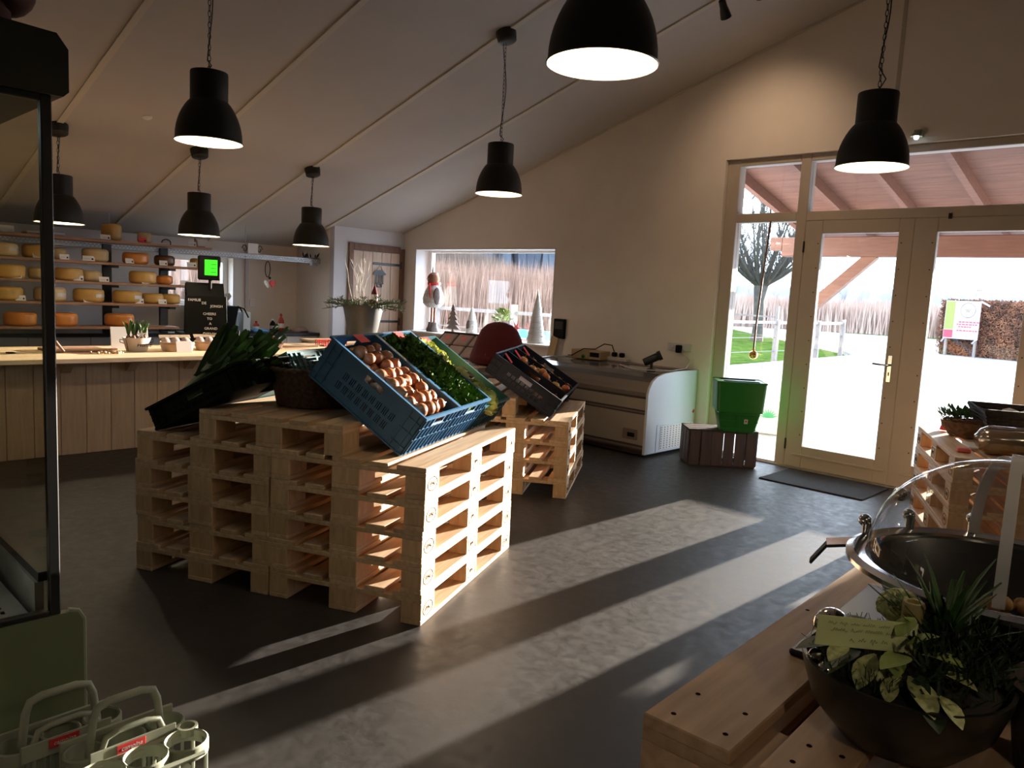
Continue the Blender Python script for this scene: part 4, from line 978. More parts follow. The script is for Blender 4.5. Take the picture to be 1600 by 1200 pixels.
# worktop clutter
WZ = .817
t = thing('black_tub', 'black plastic tub with wire handles on the back worktop', 'tub', (-9.52, 4.42, WZ))
part('tub_wall', B().add([(-.14, -.19, 0), (.14, -.19, 0), (.14, .19, 0), (-.14, .19, 0), (-.17, -.24, .33), (.17, -.24, .33), (.17, .24, .33), (-.17, .24, .33)], [(0, 3, 2, 1), (0, 1, 5, 4), (1, 2, 6, 5), (2, 3, 7, 6), (3, 0, 4, 7), (4, 5, 6, 7)]), 'black_plastic', t)
for k in (0, 1): part('bail_handle', B().tube([(.17-.1*k, .22, .33), (.17-.1*k, .31, .30), (.17-.1*k, .37, .19)], .009, 6), 'black_plastic', t)
single('plastic_wrap_heap', (lambda b: [leaf_quad(b, Vector((rr.uniform(-.1, .1), rr.uniform(-.16, .16), rr.uniform(0, .09))), Vector((rr.uniform(-1, 1), rr.uniform(-1, 1), .7)), Vector((0, 0, 1)), .10, .05, .4, rr, 2) for _ in range(40)] and b)(B()), 'film_white', 'crumpled white plastic wrap on top of the black tub', 'plastic wrap', loc=(-9.52, 4.40, WZ+.335))['kind'] = 'stuff'
single('paper_box', B().bbox(-.09, -.05, 0, .09, .05, .26, .004), 'freezer_side', 'pale blue-white carton right of the black tub', 'box', loc=(-9.50, 4.80, WZ))
single('blue_cloth', B().bbox(-.10, -.11, 0, .10, .11, .035, .012), 'blue_cloth', 'folded blue cloth on the back worktop', 'cloth', loc=(-9.47, 4.98, WZ))
def soap(y, m, h, lab, x=-9.55):
    t = thing('soap_bottle', lab, 'bottle', (x, y, WZ)); part('bottle_body', B().lathe([(0, 0), (.038, 0), (.042, .01), (.042, h*.55), (.03, h*.72), (.014, h*.8), (.014, h*.88), (0, h*.88)], 18, sx=.8), m, t, 40)
    part('bottle_cap', B().lathe([(0, h*.86), (.017, h*.86), (.017, h*.95), (.008, h), (0, h)], 14), m if m != 'black_plastic' else 'card_white', t, 40); part('bottle_label', B().lathe([(.0425, h*.2), (.0425, h*.45)], 18, sx=.82), 'card_white' if m != 'black_plastic' else 'card_grey', t, 40)
soap(5.36, 'soap_red', .24, 'tall red dish soap bottle in the corner of the worktop'); soap(5.24, 'black_plastic', .17, 'small black bottle with white cap left of the red soap'); soap(5.06, 'soap_red', .13, 'short red bottle behind the blue cloth', -9.66)
t = thing('dish', 'white saucer on the back worktop', 'dish', (-9.48, 5.20, WZ)); part('saucer', B().lathe([(0, .004), (.05, .0), (.085, .018), (.08, .02), (.045, .006), (0, .008)], 22), 'ceramic_white', t, 40)
t = thing('scrub_sponge', 'pale crumpled cloth lump at the right end of the worktop', 'cloth', (-9.45, 5.60, WZ)); part('cloth_lump', B().lathe([(0, 0), (.10, .0), (.11, .02), (.07, .06), (0, .075)], 16, wob=lambda a, z: .12*math.sin(3*a+z*40)), 'tray_paper', t, 60)
t = thing('wall_conduit', 'white cable conduit with a light switch on the back wall', 'switch', (-9.9, 5.05, 1.1)); part('conduit', B().box(0, -.04, .0, .03, .0, CZ(-9.9)-1.1-.02), 'plaster_white', t); part('switch_plate', B().bbox(0, .03, .02, .012, .11, .13, .003), 'white_paint', t)

# ================================================================= WINDOW SILL AND DISPLAY TABLE
SZW = .897
t = thing('bird_figure', 'long-legged plush robin figure with red scarf standing on the window sill', 'figurine', (-8.36, 7.03, SZW), R(-20))
for s in (-1, 1):
    lg = part('leg', B().tube([(s*.055, 0, .05), (s*.06, 0, .40)], .018, 8), 'felt_brown', t, 60); part('boot', B().lathe([(0, 0), (.055, 0), (.06, .03), (.045, .07), (.035, .12), (.04, .13), (0, .14)], 14, (s*.06, 0, 0), sy=1.2), 'felt_grey', lg, 50)
part('body', B().lathe([(0, .33), (.09, .34), (.145, .40), (.15, .46), (.125, .55), (.085, .63), (.05, .67), (0, .68)], 22, wob=lambda a, z: .03*math.sin(7*a+z*50)), 'fur_white', t, 60)
for s in (-1, 1): part('wing', B().sphere((s*.135, .0, .50), .11, 10, 8, (.28, .5, 1.1)), 'felt_grey', t, 60)
part('head', B().sphere((.02, -.02, .735), .085, 14, 10), 'felt_brown', t, 60)
part('beak', B().lathe([(.018, 0), (0, .05)], 8), 'felt_grey', t, 0, M=TR(.05, -.10, .73) @ RM(R(90), 0, R(30)))
part('scarf', B().lathe([(.07, .645), (.09, .655), (.09, .685), (.065, .695)], 16), 'red_card', t, 50); part('scarf_tail', B().obox((.08, -.09, .57), (.05, .012, .20), Matrix.Rotation(R(-12), 3, 'Y')), 'red_card', t)
part('hat', B().lathe([(.06, .79), (.05, .82), (0, .83)], 12), 'felt_grey', t, 50); part('hat_feather', B().lathe([(.0, .80), (.02, .84), (0, .93)], 6, (-.06, 0, 0)), 'fur_white', t)
def tree_poly(h, w, tiers):
    p = []; n = tiers
    for i in range(n): z1 = h*.16+(h*.84)*(i/n); wd = w*(1-i/(n+.3)); p += [(wd, z1), (wd*.38, z1+h*.84/n*.85)]
    return [(w*.12, 0), (w*.12, h*.16)]+p+[(0, h)]+[(-x, z) for x, z in reversed(p)]+[(-w*.12, h*.16), (-w*.12, 0)]
t = thing('wooden_tree', 'flat wooden christmas tree ornament on the window sill', 'ornament', (-7.95, 7.05, SZW)); part('tree_board', B().prism(tree_poly(.40, .15, 5), -.012, .012, 'y'), 'felt_grey', t); part('foot', B().bbox(-.09, -.03, 0, .09, .03, .012, .003), 'felt_grey', t)
t = thing('gnome_ornament', 'small white bottle-shaped gnome ornament on the window sill', 'ornament', (-7.58, 7.05, SZW)); part('body', B().lathe([(0, 0), (.07, 0), (.08, .06), (.07, .17), (.05, .22), (0, .23)], 18), 'fur_white', t, 50); part('hat', B().lathe([(.06, .20), (.045, .27), (.015, .36), (0, .38)], 14), 'card_white', t, 50); part('beard', B().sphere((0, -.055, .13), .05, 10, 8, (.8, .5, 1.6)), 'felt_grey', t, 60)
t = thing('cone_tree', 'white wire cone christmas tree on the right of the window sill', 'ornament', (-6.40, 7.04, SZW))
part('frosted_cone', B().lathe([(.11, .0), (.115, .02), (.05, .42), (.0, .66)], 22), 'film_white', t, 40)
b = B(); rr = random.Random(12)
b.tube([((.122*(1-k/150*1.0))*math.cos(k*.42)+.002, (.122*(1-k/150*1.0))*math.sin(k*.42), .02+.62*k/150) for k in range(150)], .004, 4)
b.tube([((.122*(1-k/150*1.0))*math.cos(-k*.35), (.122*(1-k/150*1.0))*math.sin(-k*.35), .02+.62*k/150) for k in range(150)], .004, 4); part('wire_wrap', b, 'twig_grey', t)
t = thing('sill_plant', 'bright green potted plant behind the red gnome on the sill', 'plant', (-7.02, 7.06, SZW)); part('pot', B().lathe([(0, 0), (.06, 0), (.085, .15), (.075, .15), (0, .13)], 18), 'ceramic_white', t, 40)
b = B(); rr = random.Random(14)
for k in range(130):
    a = rr.uniform(0, 6.28); e = rr.uniform(0, 1.4); q = Vector((math.cos(a)*math.cos(e)*.13, math.sin(a)*math.cos(e)*.10, .22+.17*math.sin(e))); leaf_quad(b, q*.8+Vector((0, 0, .04)), Vector((q.x, q.y, .1)), Vector((0, 0, 1)), .06, .02, -.3, rr, 2)
stuff(part('foliage', b, 'leaf_light', t))
t = thing('red_star_ornament', 'small red star ornament beside the sill plant', 'ornament', (-6.78, 7.08, SZW))
b = B()
for a in range(6): q = a*math.pi/3; b.prism([(0, .16), (.03*math.cos(q-.5), .16+.03*math.sin(q-.5)), (.09*math.cos(q), .16+.09*math.sin(q)), (.03*math.cos(q+.5), .16+.03*math.sin(q+.5))], -.006, .006, 'y')
part('star', b, 'pink_card', t); part('stand', B().tube([(0, 0, 0), (0, 0, .12)], .006, 6), 'felt_grey', t); part('foot', B().lathe([(0, 0), (.04, 0), (.035, .012), (0, .014)], 14), 'felt_grey', t, 40)
# ---- display table
t = thing('display_table', 'low dark wooden display table under the window', 'table', (-6.05, 5.62, 0))
part('table_top', B().bbox(-.85, -.40, .655, .85, .40, .69, .004), 'old_wood', t)
for k in range(9): part('front_board', B().bbox(-.83+k*.186, -.38, .02, -.83+k*.186+.18, -.36, .655, .003), 'old_wood', t)
for k in range(4): part('end_board', B().bbox(.81, -.36+k*.185, .02, .83, -.36+k*.185+.18, .655, .003), 'old_wood', t)
b = B(); rr = random.Random(19); nx, ny = 16, 9; vs = []
for i in range(nx+1):
    for j in range(ny+1): vs.append((-.55+1.25*i/nx+rr.uniform(-.02, .02), -.42+.62*j/ny+rr.uniform(-.02, .02), .70+rr.uniform(0, .06) if 0 < j else .64+rr.uniform(-.03, .03)))
b.add(vs, [(i*(ny+1)+j, (i+1)*(ny+1)+j, (i+1)*(ny+1)+j+1, i*(ny+1)+j+1) for i in range(nx) for j in range(ny)])
single('plastic_sheet', b, 'film_clear', 'crumpled clear plastic sheet spread before the red gnome', 'plastic sheet', loc=(-6.05, 5.62, 0))
single('kraft_pack', B().bbox(-.55, -.22, 0, .40, .22, .05, .01), 'kraft', 'flat brown pack lying under the clear plastic sheet', 'package', loc=(-5.95, 5.50, .69))
t = thing('red_gnome', 'large gnome with drooping dark red felt hood, seen from behind', 'figurine', (-5.68, 5.68, .745))
b = B(); b.lathe([(0, .0), (.30, .0), (.335, .02), (.33, .08), (.295, .18), (.26, .28), (.215, .36), (.15, .415), (.07, .44), (0, .445)], 40, sy=.72, wob=lambda a, z: (.05*math.sin(3*a+1)+.035*math.sin(7*a+z*9)+.02*math.sin(12*a))*max(.15, 1-z*1.6)); part('hood', b, 'red_felt', t, 60)
for s in (-1, 1): part('ear_flap', B().sphere((s*.335, .02, .055), .065, 10, 8, (.8, .8, 1)), 'felt_grey', t, 60)
# ---- tray of packed boxes
t = thing('egg_tray', 'slanted wooden tray with six pale paper packs and pink tags', 'tray', M=TR(-6.55, 5.80, .70) @ RM(R(38), 0, R(8)))
part('tray_back', B().box(-.36, 0, 0, .36, .42, .012), 'tray_wood', t)
for a in ((-.36, 0, .012, .36, .012, .06), (-.36, .408, .012, .36, .42, .06), (-.36, .012, .012, -.348, .408, .06), (.348, .012, .012, .36, .408, .06), (-.348, .205, .012, .348, .213, .05), (-.125, .012, .012, -.117, .408, .05), (.117, .012, .012, .125, .408, .05)): part('divider', B().box(*a), 'old_wood', t)
PK = B().bbox(0, 0, 0, .215, .180, .05, .012).mesh('paper_pack', 'tray_paper')
for i in range(3):
    for j in range(2):
        o = tag(link('paper_pack', PK, M=TR(-6.55, 5.80, .70) @ RM(R(38), 0, R(8)) @ TR(-.345+i*.236, .016+j*.197, .014)), '%s pale paper pack in the %s row of the slanted tray' % (('left', 'middle', 'right')[i], ('lower', 'upper')[j]), 'package', 'paper packs in the slanted tray')
        if j and i < 2: link('pink_tag', B().box(.08, .07, .0505, .14, .13, .052).mesh('pink_tag', 'pink_card'), o)

# ================================================================= FREEZER
FX0, FX1, FY0, FY1 = -5.72, -4.06, 6.09, 6.94
t = thing('chest_freezer', 'long island chest freezer with curved sliding glass lid against the wall', 'freezer')
prof = [(FY0, .06), (FY0, .60), (FY0+.015, .65), (FY0+.06, .715), (FY0+.13, .755), (FY0+.25, .785), (FY0+.45, .80), (FY1, .80), (FY1, .06)]
sp = [(FY0-.012, .035), (FY0-.012, .61), (FY0+.005, .665), (FY0+.05, .73), (FY0+.12, .772), (FY0+.24, .80), (FY0+.45, .815), (FY1+.002, .815), (FY1+.002, .035)]
for a, c in ((FX1-.025, FX1), (FX0, FX0+.025)):
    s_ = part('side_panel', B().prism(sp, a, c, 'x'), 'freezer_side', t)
    if c == FX1:
        gp = part('vent_frame', B().box(FX1, FY0+.17, .04, FX1+.004, FY1-.03, .31), 'freezer_side', t)
        part('vent_backing', B().box(FX1+.004, FY0+.23, .06, FX1+.0045, FY1-.05, .29), 'black_plastic', gp)
        b = B(); b.T = TR(FX1+.008, FY0+.23, .06) @ Matrix.Rotation(R(90), 4, 'Z')
        b.wall(.57, .23, .003, [(round(.012+i*.052, 4), round(.008+j*.0225, 4), round(.012+i*.052+.016, 4), round(.008+j*.0225+.011, 4)) for i in range(11) for j in range(10)]); part('vent_grille', b, 'white_paint', gp)
        part('red_logo', B().prism([(FY1-.06, .39), (FY1-.03, .375), (FY1+.0-.01, .395), (FY1-.03, .42)], FX1, FX1+.002, 'x'), 'red_card', t)
part('body', B().prism([(FY0+.02, .06), (FY0+.02, .58), (FY1, .58), (FY1, .06)], FX0+.025, FX1-.025, 'x'), 'freezer_shaded', t)
part('front_panel', B().bbox(FX0+.025, FY0, .455, FX1-.025, FY0+.02, .565, .003), 'freezer_shaded', t); part('front_panel', B().bbox(FX0+.025, FY0, .115, FX1-.025, FY0+.02, .415, .003), 'freezer_shaded', t)
for z0, z1, m in ((.565, .585, 'freezer_dark'), (.415, .428, 'freezer_dark'), (.428, .442, 'freezer_grey'), (.442, .455, 'freezer_dark'), (.10, .115, 'freezer_dark'), (.08, .10, 'freezer_grey'), (.06, .08, 'freezer_dark')): part('trim_strip', B().box(FX0+.025, FY0-.004, z0, FX1-.025, FY0+.02, z1), m, t)
part('bumper', B().prism([(FY0-.01, .585), (FY0-.01, .625), (FY0+.012, .668), (FY0+.055, .72), (FY0+.075, .71), (FY0+.03, .65), (FY0+.02, .585)], FX0+.025, FX1-.025, 'x'), 'freezer_grey', t)
part('lid_glass', B().prism([(FY0+.058, .716), (FY0+.13, .757), (FY0+.25, .788), (FY0+.45, .802), (FY1-.14, .802), (FY1-.14, .79), (FY0+.45, .79), (FY0+.25, .775), (FY0+.135, .745), (FY0+.07, .71)], FX0+.03, FX1-.03, 'x'), 'freezer_lid', t)
part('rear_ledge', B().box(FX0+.025, FY1-.14, .76, FX1-.025, FY1, .81), 'freezer_grey', t)
b = B()
for k in range(15): b.box(FX0+.06+k*.105, FY0+.10, .60, FX0+.063+k*.105, FY1-.16, .70)
stuff(part('basket_wires', b, 'grey_plastic', t))
cp = part('control_box', B().bbox(-4.33, FY0-.008, .16, -4.16, FY0, .26, .003), 'freezer_grey', t); part('control_switch', B().box(-4.27, FY0-.012, .185, -4.19, FY0-.008, .225), 'black_plastic', cp)
part('base_skirt', B().box(FX0+.05, FY0+.05, 0.012, FX1-.05, FY1-.02, .06), 'freezer_dark', t)
for x in (FX0+.12, FX1-.12):
    for y in (FY0+.12, FY1-.1): part('caster', B().tube([(x-.02, y, .022), (x+.02, y, .022)], .022, 12), 'black_plastic', t, 40)
# things on the freezer
FZ = .812
t = thing('radio_box', 'flat beige and black receiver box on the left end of the freezer', 'radio', (-5.35, 6.80, .811), R(4)); part('case', B().bbox(-.19, -.10, 0, .05, .10, .10, .006), 'beige_box', t); fp = part('front_unit', B().bbox(.05, -.10, 0, .20, .10, .095, .006), 'beige_box', t); part('dark_display', B().box(.065, -.104, .03, .185, -.10, .08), 'black_plastic', fp); part('green_knob', B().sphere((-.02, -.11, .03), .022, 10, 7), 'green_plastic', t, 60)
single('power_strip', B().bbox(-.13, -.035, 0, .13, .035, .045, .006), 'ceramic_white', 'white power strip with black plugs on the freezer', 'power strip', loc=(-5.02, 6.88, .811))
for k in range(2): single('plug', B().bbox(-.03, -.025, 0, .03, .025, .05, .012), 'black_plastic', ('left', 'right')[k]+' black plug in the white power strip', 'plug', loc=(-5.07+.10*k, 6.875, .857))
rr = random.Random(6); pts = [(-5.30+.5*k/30+rr.uniform(-.02, .02), 6.70+.10*math.sin(k*.8), .825+.04*abs(math.sin(k*.5))) for k in range(30)]
single('extension_cord', B().tube([(-5.6, 6.72, .83), (-5.5, 6.66, .84), (-5.35, 6.68, .925), (-5.22, 6.72, .93), (-5.16, 6.80, .99), (-5.10, 6.86, .98), (-5.08, 6.88, .91)], .006, 6), 'black_plastic', 'black power cord looping over the receiver box', 'cord', smooth=60)
t = thing('desk_spotlight', 'black adjustable spotlight lying on the freezer lid', 'spotlight', (-4.33, 6.50, .803), R(35)); part('lamp_base', B().lathe([(0, 0), (.045, 0), (.045, .012), (0, .014)], 16), 'black_metal', t, 40); part('lamp_yoke', B().tube([(0, 0, .01), (0, 0, .08)], .014, 8), 'black_metal', t)
hd = part('lamp_head', B().lathe([(0, -.09), (.036, -.09), (.040, -.08), (.040, .06), (.048, .065), (.048, .10), (.04, .10), (.0, .09)], 20), 'black_metal', t, 40, M=TR(0, 0, .11) @ RM(0, R(62), 0)); part('lens', B().disc((0, 0, .0985), .039, 18), 'ceramic_white', hd)
single('white_cable', B().tube([(-4.75, 6.55, .812), (-4.65, 6.48, .81), (-4.5, 6.42, .806), (-4.35, 6.40, .806), (-4.2, 6.48, .81), (-4.15, 6.62, .812), (-4.12, 6.80, .83), (-4.15, 6.92, .90), (-4.28, 6.93, 1.0)], .006, 6), 'ceramic_white', 'white cable running over the freezer to the wall socket', 'cable', smooth=60)
t = thing('wall_socket', 'double white wall socket with a black plug above the freezer', 'socket', (-4.30, GY, 1.03)); part('socket_plate', B().bbox(-.14, -.012, -.04, .14, 0, .04, .003), 'plaster_white', t); part('plug', B().bbox(-.02, -.06, -.06, .04, -.012, .02, .008), 'black_plastic', t); part('socket_insert', B().lathe([(.03, 0), (.025, .006), (0, .006)], 16), 'plaster_white', t, 0, M=TR(-.09, -.012, 0) @ RM(R(90), 0, 0))
t = thing('wall_phone', 'black card terminal mounted on the wall right of the window', 'terminal', (-5.93, GY, 1.10)); part('case', B().bbox(-.085, -.04, -.11, .085, 0, .12, .008), 'black_plastic', t); part('screen', B().box(-.06, -.042, .0, .06, -.04, .09), 'dark_metal', t)
t = thing('wooden_wedge', 'pale wooden wedge stand leaning below the black terminal', 'stand', (-5.98, 6.88, .60)); part('stand_board', B().obox((0, 0, .25), (.10, .03, .32), Matrix.Rotation(R(14), 3, 'Y')), 'beige_box', t); part('stand_foot', B().box(-.10, -.05, .06, .05, .05, .10), 'beige_box', t)
single('floor_box', B().bbox(-.16, -.11, 0, .16, .11, .655, .006), 'old_wood', 'dark narrow box standing between the window and the freezer', 'box', loc=(-5.98, 6.80, 0))

# ================================================================= GREEN BASKETS ON A CRATE
c45 = math.sqrt(.5)
MC = frame((-3.645, 6.165, 0), (c45, c45, 0), (-c45, c45, 0), (0, 0, 1))
t = thing('fruit_crate', 'old dark brown slatted wooden crate under the green baskets', 'crate', M=MC)
for k in range(6): part('front_slat', B().bbox(.012+k*.104, 0, .015, .012+k*.104+.094, .012, .33, .003), 'old_wood', t); part('back_slat', B().bbox(.012+k*.104, .328, .015, .012+k*.104+.094, .34, .33, .003), 'old_wood', t)
for x in (0, .628):
    for k in range(3): part('end_slat', B().bbox(x, .014+k*.108, .015, x+.012, .014+k*.108+.098, .33, .003), 'old_wood', t)
for z in (.0, .315):
    for y in (.012, .308): part('rail', B().bbox(.012, y, z, .628, y+.02, z+.03, .003), 'old_wood', t)
for k in range(3): part('top_slat', B().bbox(0, .01+k*.112, .331, .64, .01+k*.112+.10, .345, .003), 'old_wood', t)
MBk = frame((-3.38, 6.52, .347), Vector((.80, .60, 0)), Vector((-.60, .80, 0)), (0, 0, 1))
def frust(b, w0, l0, w1, l1, z0, z1, r=.03, n=4, close=True):
    def ring(w_, l_, z):
        o = []
        for cx, cy, a0 in ((w_/2-r, l_/2-r, 0), (-w_/2+r, l_/2-r, 90), (-w_/2+r, -l_/2+r, 180), (w_/2-r, -l_/2+r, 270)):
            for i in range(n+1): a = R(a0+90*i/n); o.append((cx+r*math.cos(a), cy+r*math.sin(a), z))
        return o
    A, Bq = ring(w0, l0, z0), ring(w1, l1, z1); m = len(A); b.add(A+Bq, [(i, (i+1) % m, m+(i+1) % m, m+i) for i in range(m)]+([tuple(range(m))[::-1]] if close else []))
t = thing('shopping_basket', 'lower green plastic shopping basket with tapered slotted sides', 'basket', M=MBk, group='green shopping baskets')
b = B(); frust(b, .30, .26, .38, .31, 0, .20); part('basket_shell', b, 'green_plastic', t, 40)
b = B()
for s in (-1, 1):
    for k in range(15):
        x = -.135+k*.0193; b.bar((x, s*.132, .03), (x*1.22, s*.150, .165), .006, .004, (0, s, 0))
    for k in range(12):
        y = -.11+k*.02; b.bar((s*.153, y, .03), (s*.183, y*1.1, .165), .006, .004, (s, 0, 0))
    for z, f_ in ((.03, 1.0), (.10, 1.08), (.165, 1.15)): b.box(-.153*f_-.002, s*.134*f_-.003 if s > 0 else s*.134*f_-.003, z-.005, .153*f_+.002, s*.134*f_+.003, z+.005)
stuff(part('side_ribs', b, 'green_plastic', t))
lp = part('label_panel', B().obox((.06, -.152, .105), (.16, .004, .09), Matrix.Rotation(R(7), 3, 'X')), 'green_plastic', t)
part('sticker', B().obox((.06, -.1545, .105), (.032, .002, .042), Matrix.Rotation(R(7), 3, 'X')), 'card_white', lp); part('sticker_mark', B().obox((.06, -.156, .107), (.014, .001, .016), Matrix.Rotation(R(7), 3, 'X')), 'red_card', lp)
MB2 = MBk @ TR(0, 0, .185)
t = thing('shopping_basket', 'upper green plastic shopping basket with straight deep sides, nested on top', 'basket', M=MB2, group='green shopping baskets')
b = B(); frust(b, .41, .34, .44, .36, 0, .27); part('basket_shell', b, 'green_plastic', t, 40)
b = B(); frust(b, .43, .35, .40, .32, .27, .06); part('basket_lining', b, 'green_plastic', t, 40)
part('rim', B().tube([(x, y, .27) for x, y in ((.215, .175), (-.215, .175), (-.215, -.175), (.215, -.175))], .008, 6, closed=True), 'green_plastic', t)
for s in (-1, 1): part('carry_handle', B().tube([(-.16, s*.16, .262), (-.155, s*.10, .272), (.155, s*.10, .272), (.16, s*.16, .262)], .009, 6), 'black_plastic', t, 50)
# hanging bauble in the sidelight
t = thing('hanging_bauble', 'gold lit bauble hanging on a dark cord before the side window', 'bauble', (-3.50, 6.98, 1.02))
part('glass_ball', B().sphere((0, 0, 0), .042, 18, 12), 'gold_ball', t, 60); part('ball_cap', B().tube([(0, 0, .04), (0, 0, .06)], .012, 8), 'gold_ball', t)
part('cord', B().tube([(0, 0, .06), (.004, 0, .3), (.03, 0, .8), (.06, 0, 1.27)], .009, 6), 'brown_frame', t, 60)

# ================================================================= RIGHT PALLET DISPLAY
def R3(s, l, z=.722): p = base(N3, YA3, z, s, l).translation; return p
p = R3(.86, .57)
t = thing('twig_nest', 'round nest of twigs with green leaves on the stack by the doors', 'nest', p)
rr = random.Random(51); b = B()
for k in range(150):
    a0 = rr.uniform(0, 6.28); r_ = rr.uniform(.09, .16); z = rr.uniform(.01, .12); r_ *= .75+z*2.2
    b.tube([((r_+rr.uniform(-.01, .01))*math.cos(a0+i*.25), (r_+rr.uniform(-.01, .01))*math.sin(a0+i*.25), z+rr.uniform(-.012, .012)) for i in range(5)], .0035, 3)
stuff(part('twigs', b, 'straw', t)); part('nest_core', B().lathe([(0, 0), (.10, .0), (.15, .06), (.16, .10), (.10, .05), (0, .04)], 20), 'straw', t, 50)
b = B()
for k in range(70): a = rr.uniform(1.6, 4.2); q = rr.uniform(.06, .17); leaf_quad(b, Vector((q*math.cos(a), q*math.sin(a), .11+rr.uniform(0, .04))), Vector((math.cos(a), math.sin(a), rr.uniform(0, 1.5))), Vector((0, 0, 1)), .05, .016, .2, rr, 2)
stuff(part('green_sprigs', b, 'leaf_mid', t))
t = thing('red_bow', 'small red ornament at the corner of the stack by the doors', 'ornament', R3(1.06, .66)); part('bow', B().lathe([(0, 0), (.035, .005), (.03, .03), (.012, .05), (0, .10)], 8), 'red_card', t, 40)
t = thing('large_basket', 'large dark rectangular wicker basket at the back of the stack by the doors', 'basket', M=base(N3, YA3, .722, .58, .05))
b = B()
for i in range(9):
    z = .012+i*.022; q = i/8*.05; w0, w1, l0, l1 = -.0+.04-q, .38+q, .04-q, .44+q
    b.tube([(w0, l0, z), (w1, l0, z), (w1, l1, z), (w0, l1, z)], .0125, 6, closed=True)
stuff(part('woven_wall', b, 'wicker_dark', t)); part('basket_floor', B().box(.05, .05, .005, .37, .43, .02), 'wicker_dark', t); part('basket_rim', B().tube([(-.015, -.015, .205), (.435, -.015, .205), (.435, .495, .205), (-.015, .495, .205)], .017, 6, closed=True), 'wicker_dark', t, 60)
rr = random.Random(61)
PKW = B().bbox(-.05, -.035, -.03, .05, .035, .03, .012).mesh('wrapped_parcel', 'film_white')
for k in range(8): tag(link('wrapped_parcel', PKW, M=base(N3, YA3, .722, .58, .05) @ TR(.09+.12*(k % 3), .09+.11*(k//3), .155+rr.uniform(0, .03)) @ RM(rr.uniform(-.5, .5), rr.uniform(-.5, .5), rr.uniform(0, 3))), 'small white wrapped parcel in the large dark basket', 'parcel', 'parcels in the large basket')
t = thing('wrapped_loaf', 'long film-wrapped brown loaf lying at the front of the stack by the doors', 'loaf', M=base(N3, YA3, .722, .12, .10))
b = B(); b.lathe([(0, -.24), (.05, -.235), (.07, -.20), (.072, .20), (.05, .235), (0, .24)], 16, wob=lambda a, z: .03*math.sin(z*60)); part('loaf', b, 'nut', t, 60, M=TR(.10, .30, .072) @ RM(R(90), 0, 0))
part('film', B().lathe([(.02, -.27), (.06, -.24), (.078, -.20), (.078, .20), (.06, .24), (.02, .27)], 16, wob=lambda a, z: .06*math.sin(z*90+a*5)), 'poly_bag', t, 40, M=TR(.10, .30, .085) @ RM(R(90), 0, 0))
single('red_label', B().bbox(-.035, -.022, 0, .035, .022, .025, .004), 'pink_card', 'small red packet left of the wrapped loaf', 'packet', loc=R3(.20, .72), rot=(0, 0, .5))
single('white_slip', B().bbox(-.10, -.04, 0, .10, .04, .012, .002), 'card_white', 'white slip lying behind the wrapped loaf', 'card', loc=R3(.45, .62), rot=(0, 0, R(115)))
t = thing('gift_bag', 'grey bag tied with bright green ribbon at the right edge', 'bag', R3(.33, .03)); part('bag_body', B().lathe([(0, 0), (.09, .0), (.10, .06), (.075, .13), (.02, .16), (.04, .20), (0, .20)], 18, wob=lambda a, z: .06*math.sin(6*a)), 'freezer_side', t, 60)
part('ribbon', B().tube([(-.03, 0, .16), (-.10, -.02, .19), (-.13, -.03, .12), (-.09, -.05, .05), (-.12, -.06, .02)], .008, 5), 'leaf_light', t, 60); part('ribbon', B().tube([(-.02, .0, .16), (-.06, .03, .22), (-.12, .02, .20), (-.10, .0, .16)], .008, 5), 'leaf_light', t, 60)

# ================================================================= FOREGROUND RIGHT
ZP = .8645
t = thing('dome_bowl', 'round chafing bowl with clear roll-top acrylic dome and steel rim', 'serving bowl', (-.285, 1.60, ZP))
rz_ = 1.028-ZP; RD = .238; DK = .86
part('pan', B().lathe([(0, .045), (.10, .045), (.17, .075), (.225, rz_-.01), (.232, rz_-.002), (.218, rz_-.004), (.16, .088), (.09, .058), (0, .056)], 44), 'bowl_black', t, 40)
part('pedestal', B().lathe([(0, 0), (.11, 0), (.115, .008), (.09, .018), (.06, .03), (.075, .046), (0, .046)], 32), 'black_plastic', t, 40)
part('steel_rim', B().lathe([(.228, rz_-.008), (.252, rz_-.010), (.262, rz_-.004), (.262, rz_+.004), (.25, rz_+.010), (.228, rz_+.004), (.228, rz_-.008)], 60), 'chrome', t, 40)
Z0 = rz_+.012
dome = B(); dome.lathe([((RD-.012)*math.cos(R(90)*i/14), Z0+(RD-.012)*DK*math.sin(R(90)*i/14)) for i in range(15)], 56); part('acrylic_dome', dome, 'acrylic', t, 60)
def hoop(r, yaw, w_):
    b = B(); n = 26; vs = []
    for i in range(n+1):
        a = math.pi*i/n; c, s = math.cos(a), math.sin(a)
        vs += [(r*c, -w_, Z0+r*s*DK), ((r+.005)*c, -w_, Z0+(r+.005)*s*DK), ((r+.005)*c, w_, Z0+(r+.005)*s*DK), (r*c, w_, Z0+r*s*DK)]
    b.add(vs, [(i*4+k, i*4+(k+1) % 4, i*4+4+(k+1) % 4, i*4+4+k) for i in range(n) for k in range(4)]); b2 = B(); b2.T = Matrix.Rotation(yaw, 4, 'Z'); b2.add(b.v, b.f); return b2
part('hoop_band', hoop(RD-.010, R(115), .010), 'hoop_plastic', t, 40); part('hoop_band', hoop(RD-.004, R(100), .009), 'hoop_plastic', t, 40)
b = B()
for s in (-1, 1): b.bar((.238*math.cos(R(115))*s, .238*math.sin(R(115))*s, Z0), (.2*math.cos(R(115))*s, .2*math.sin(R(115))*s, Z0+.14), .004, .022, (-math.sin(R(115)), math.cos(R(115)), 0))
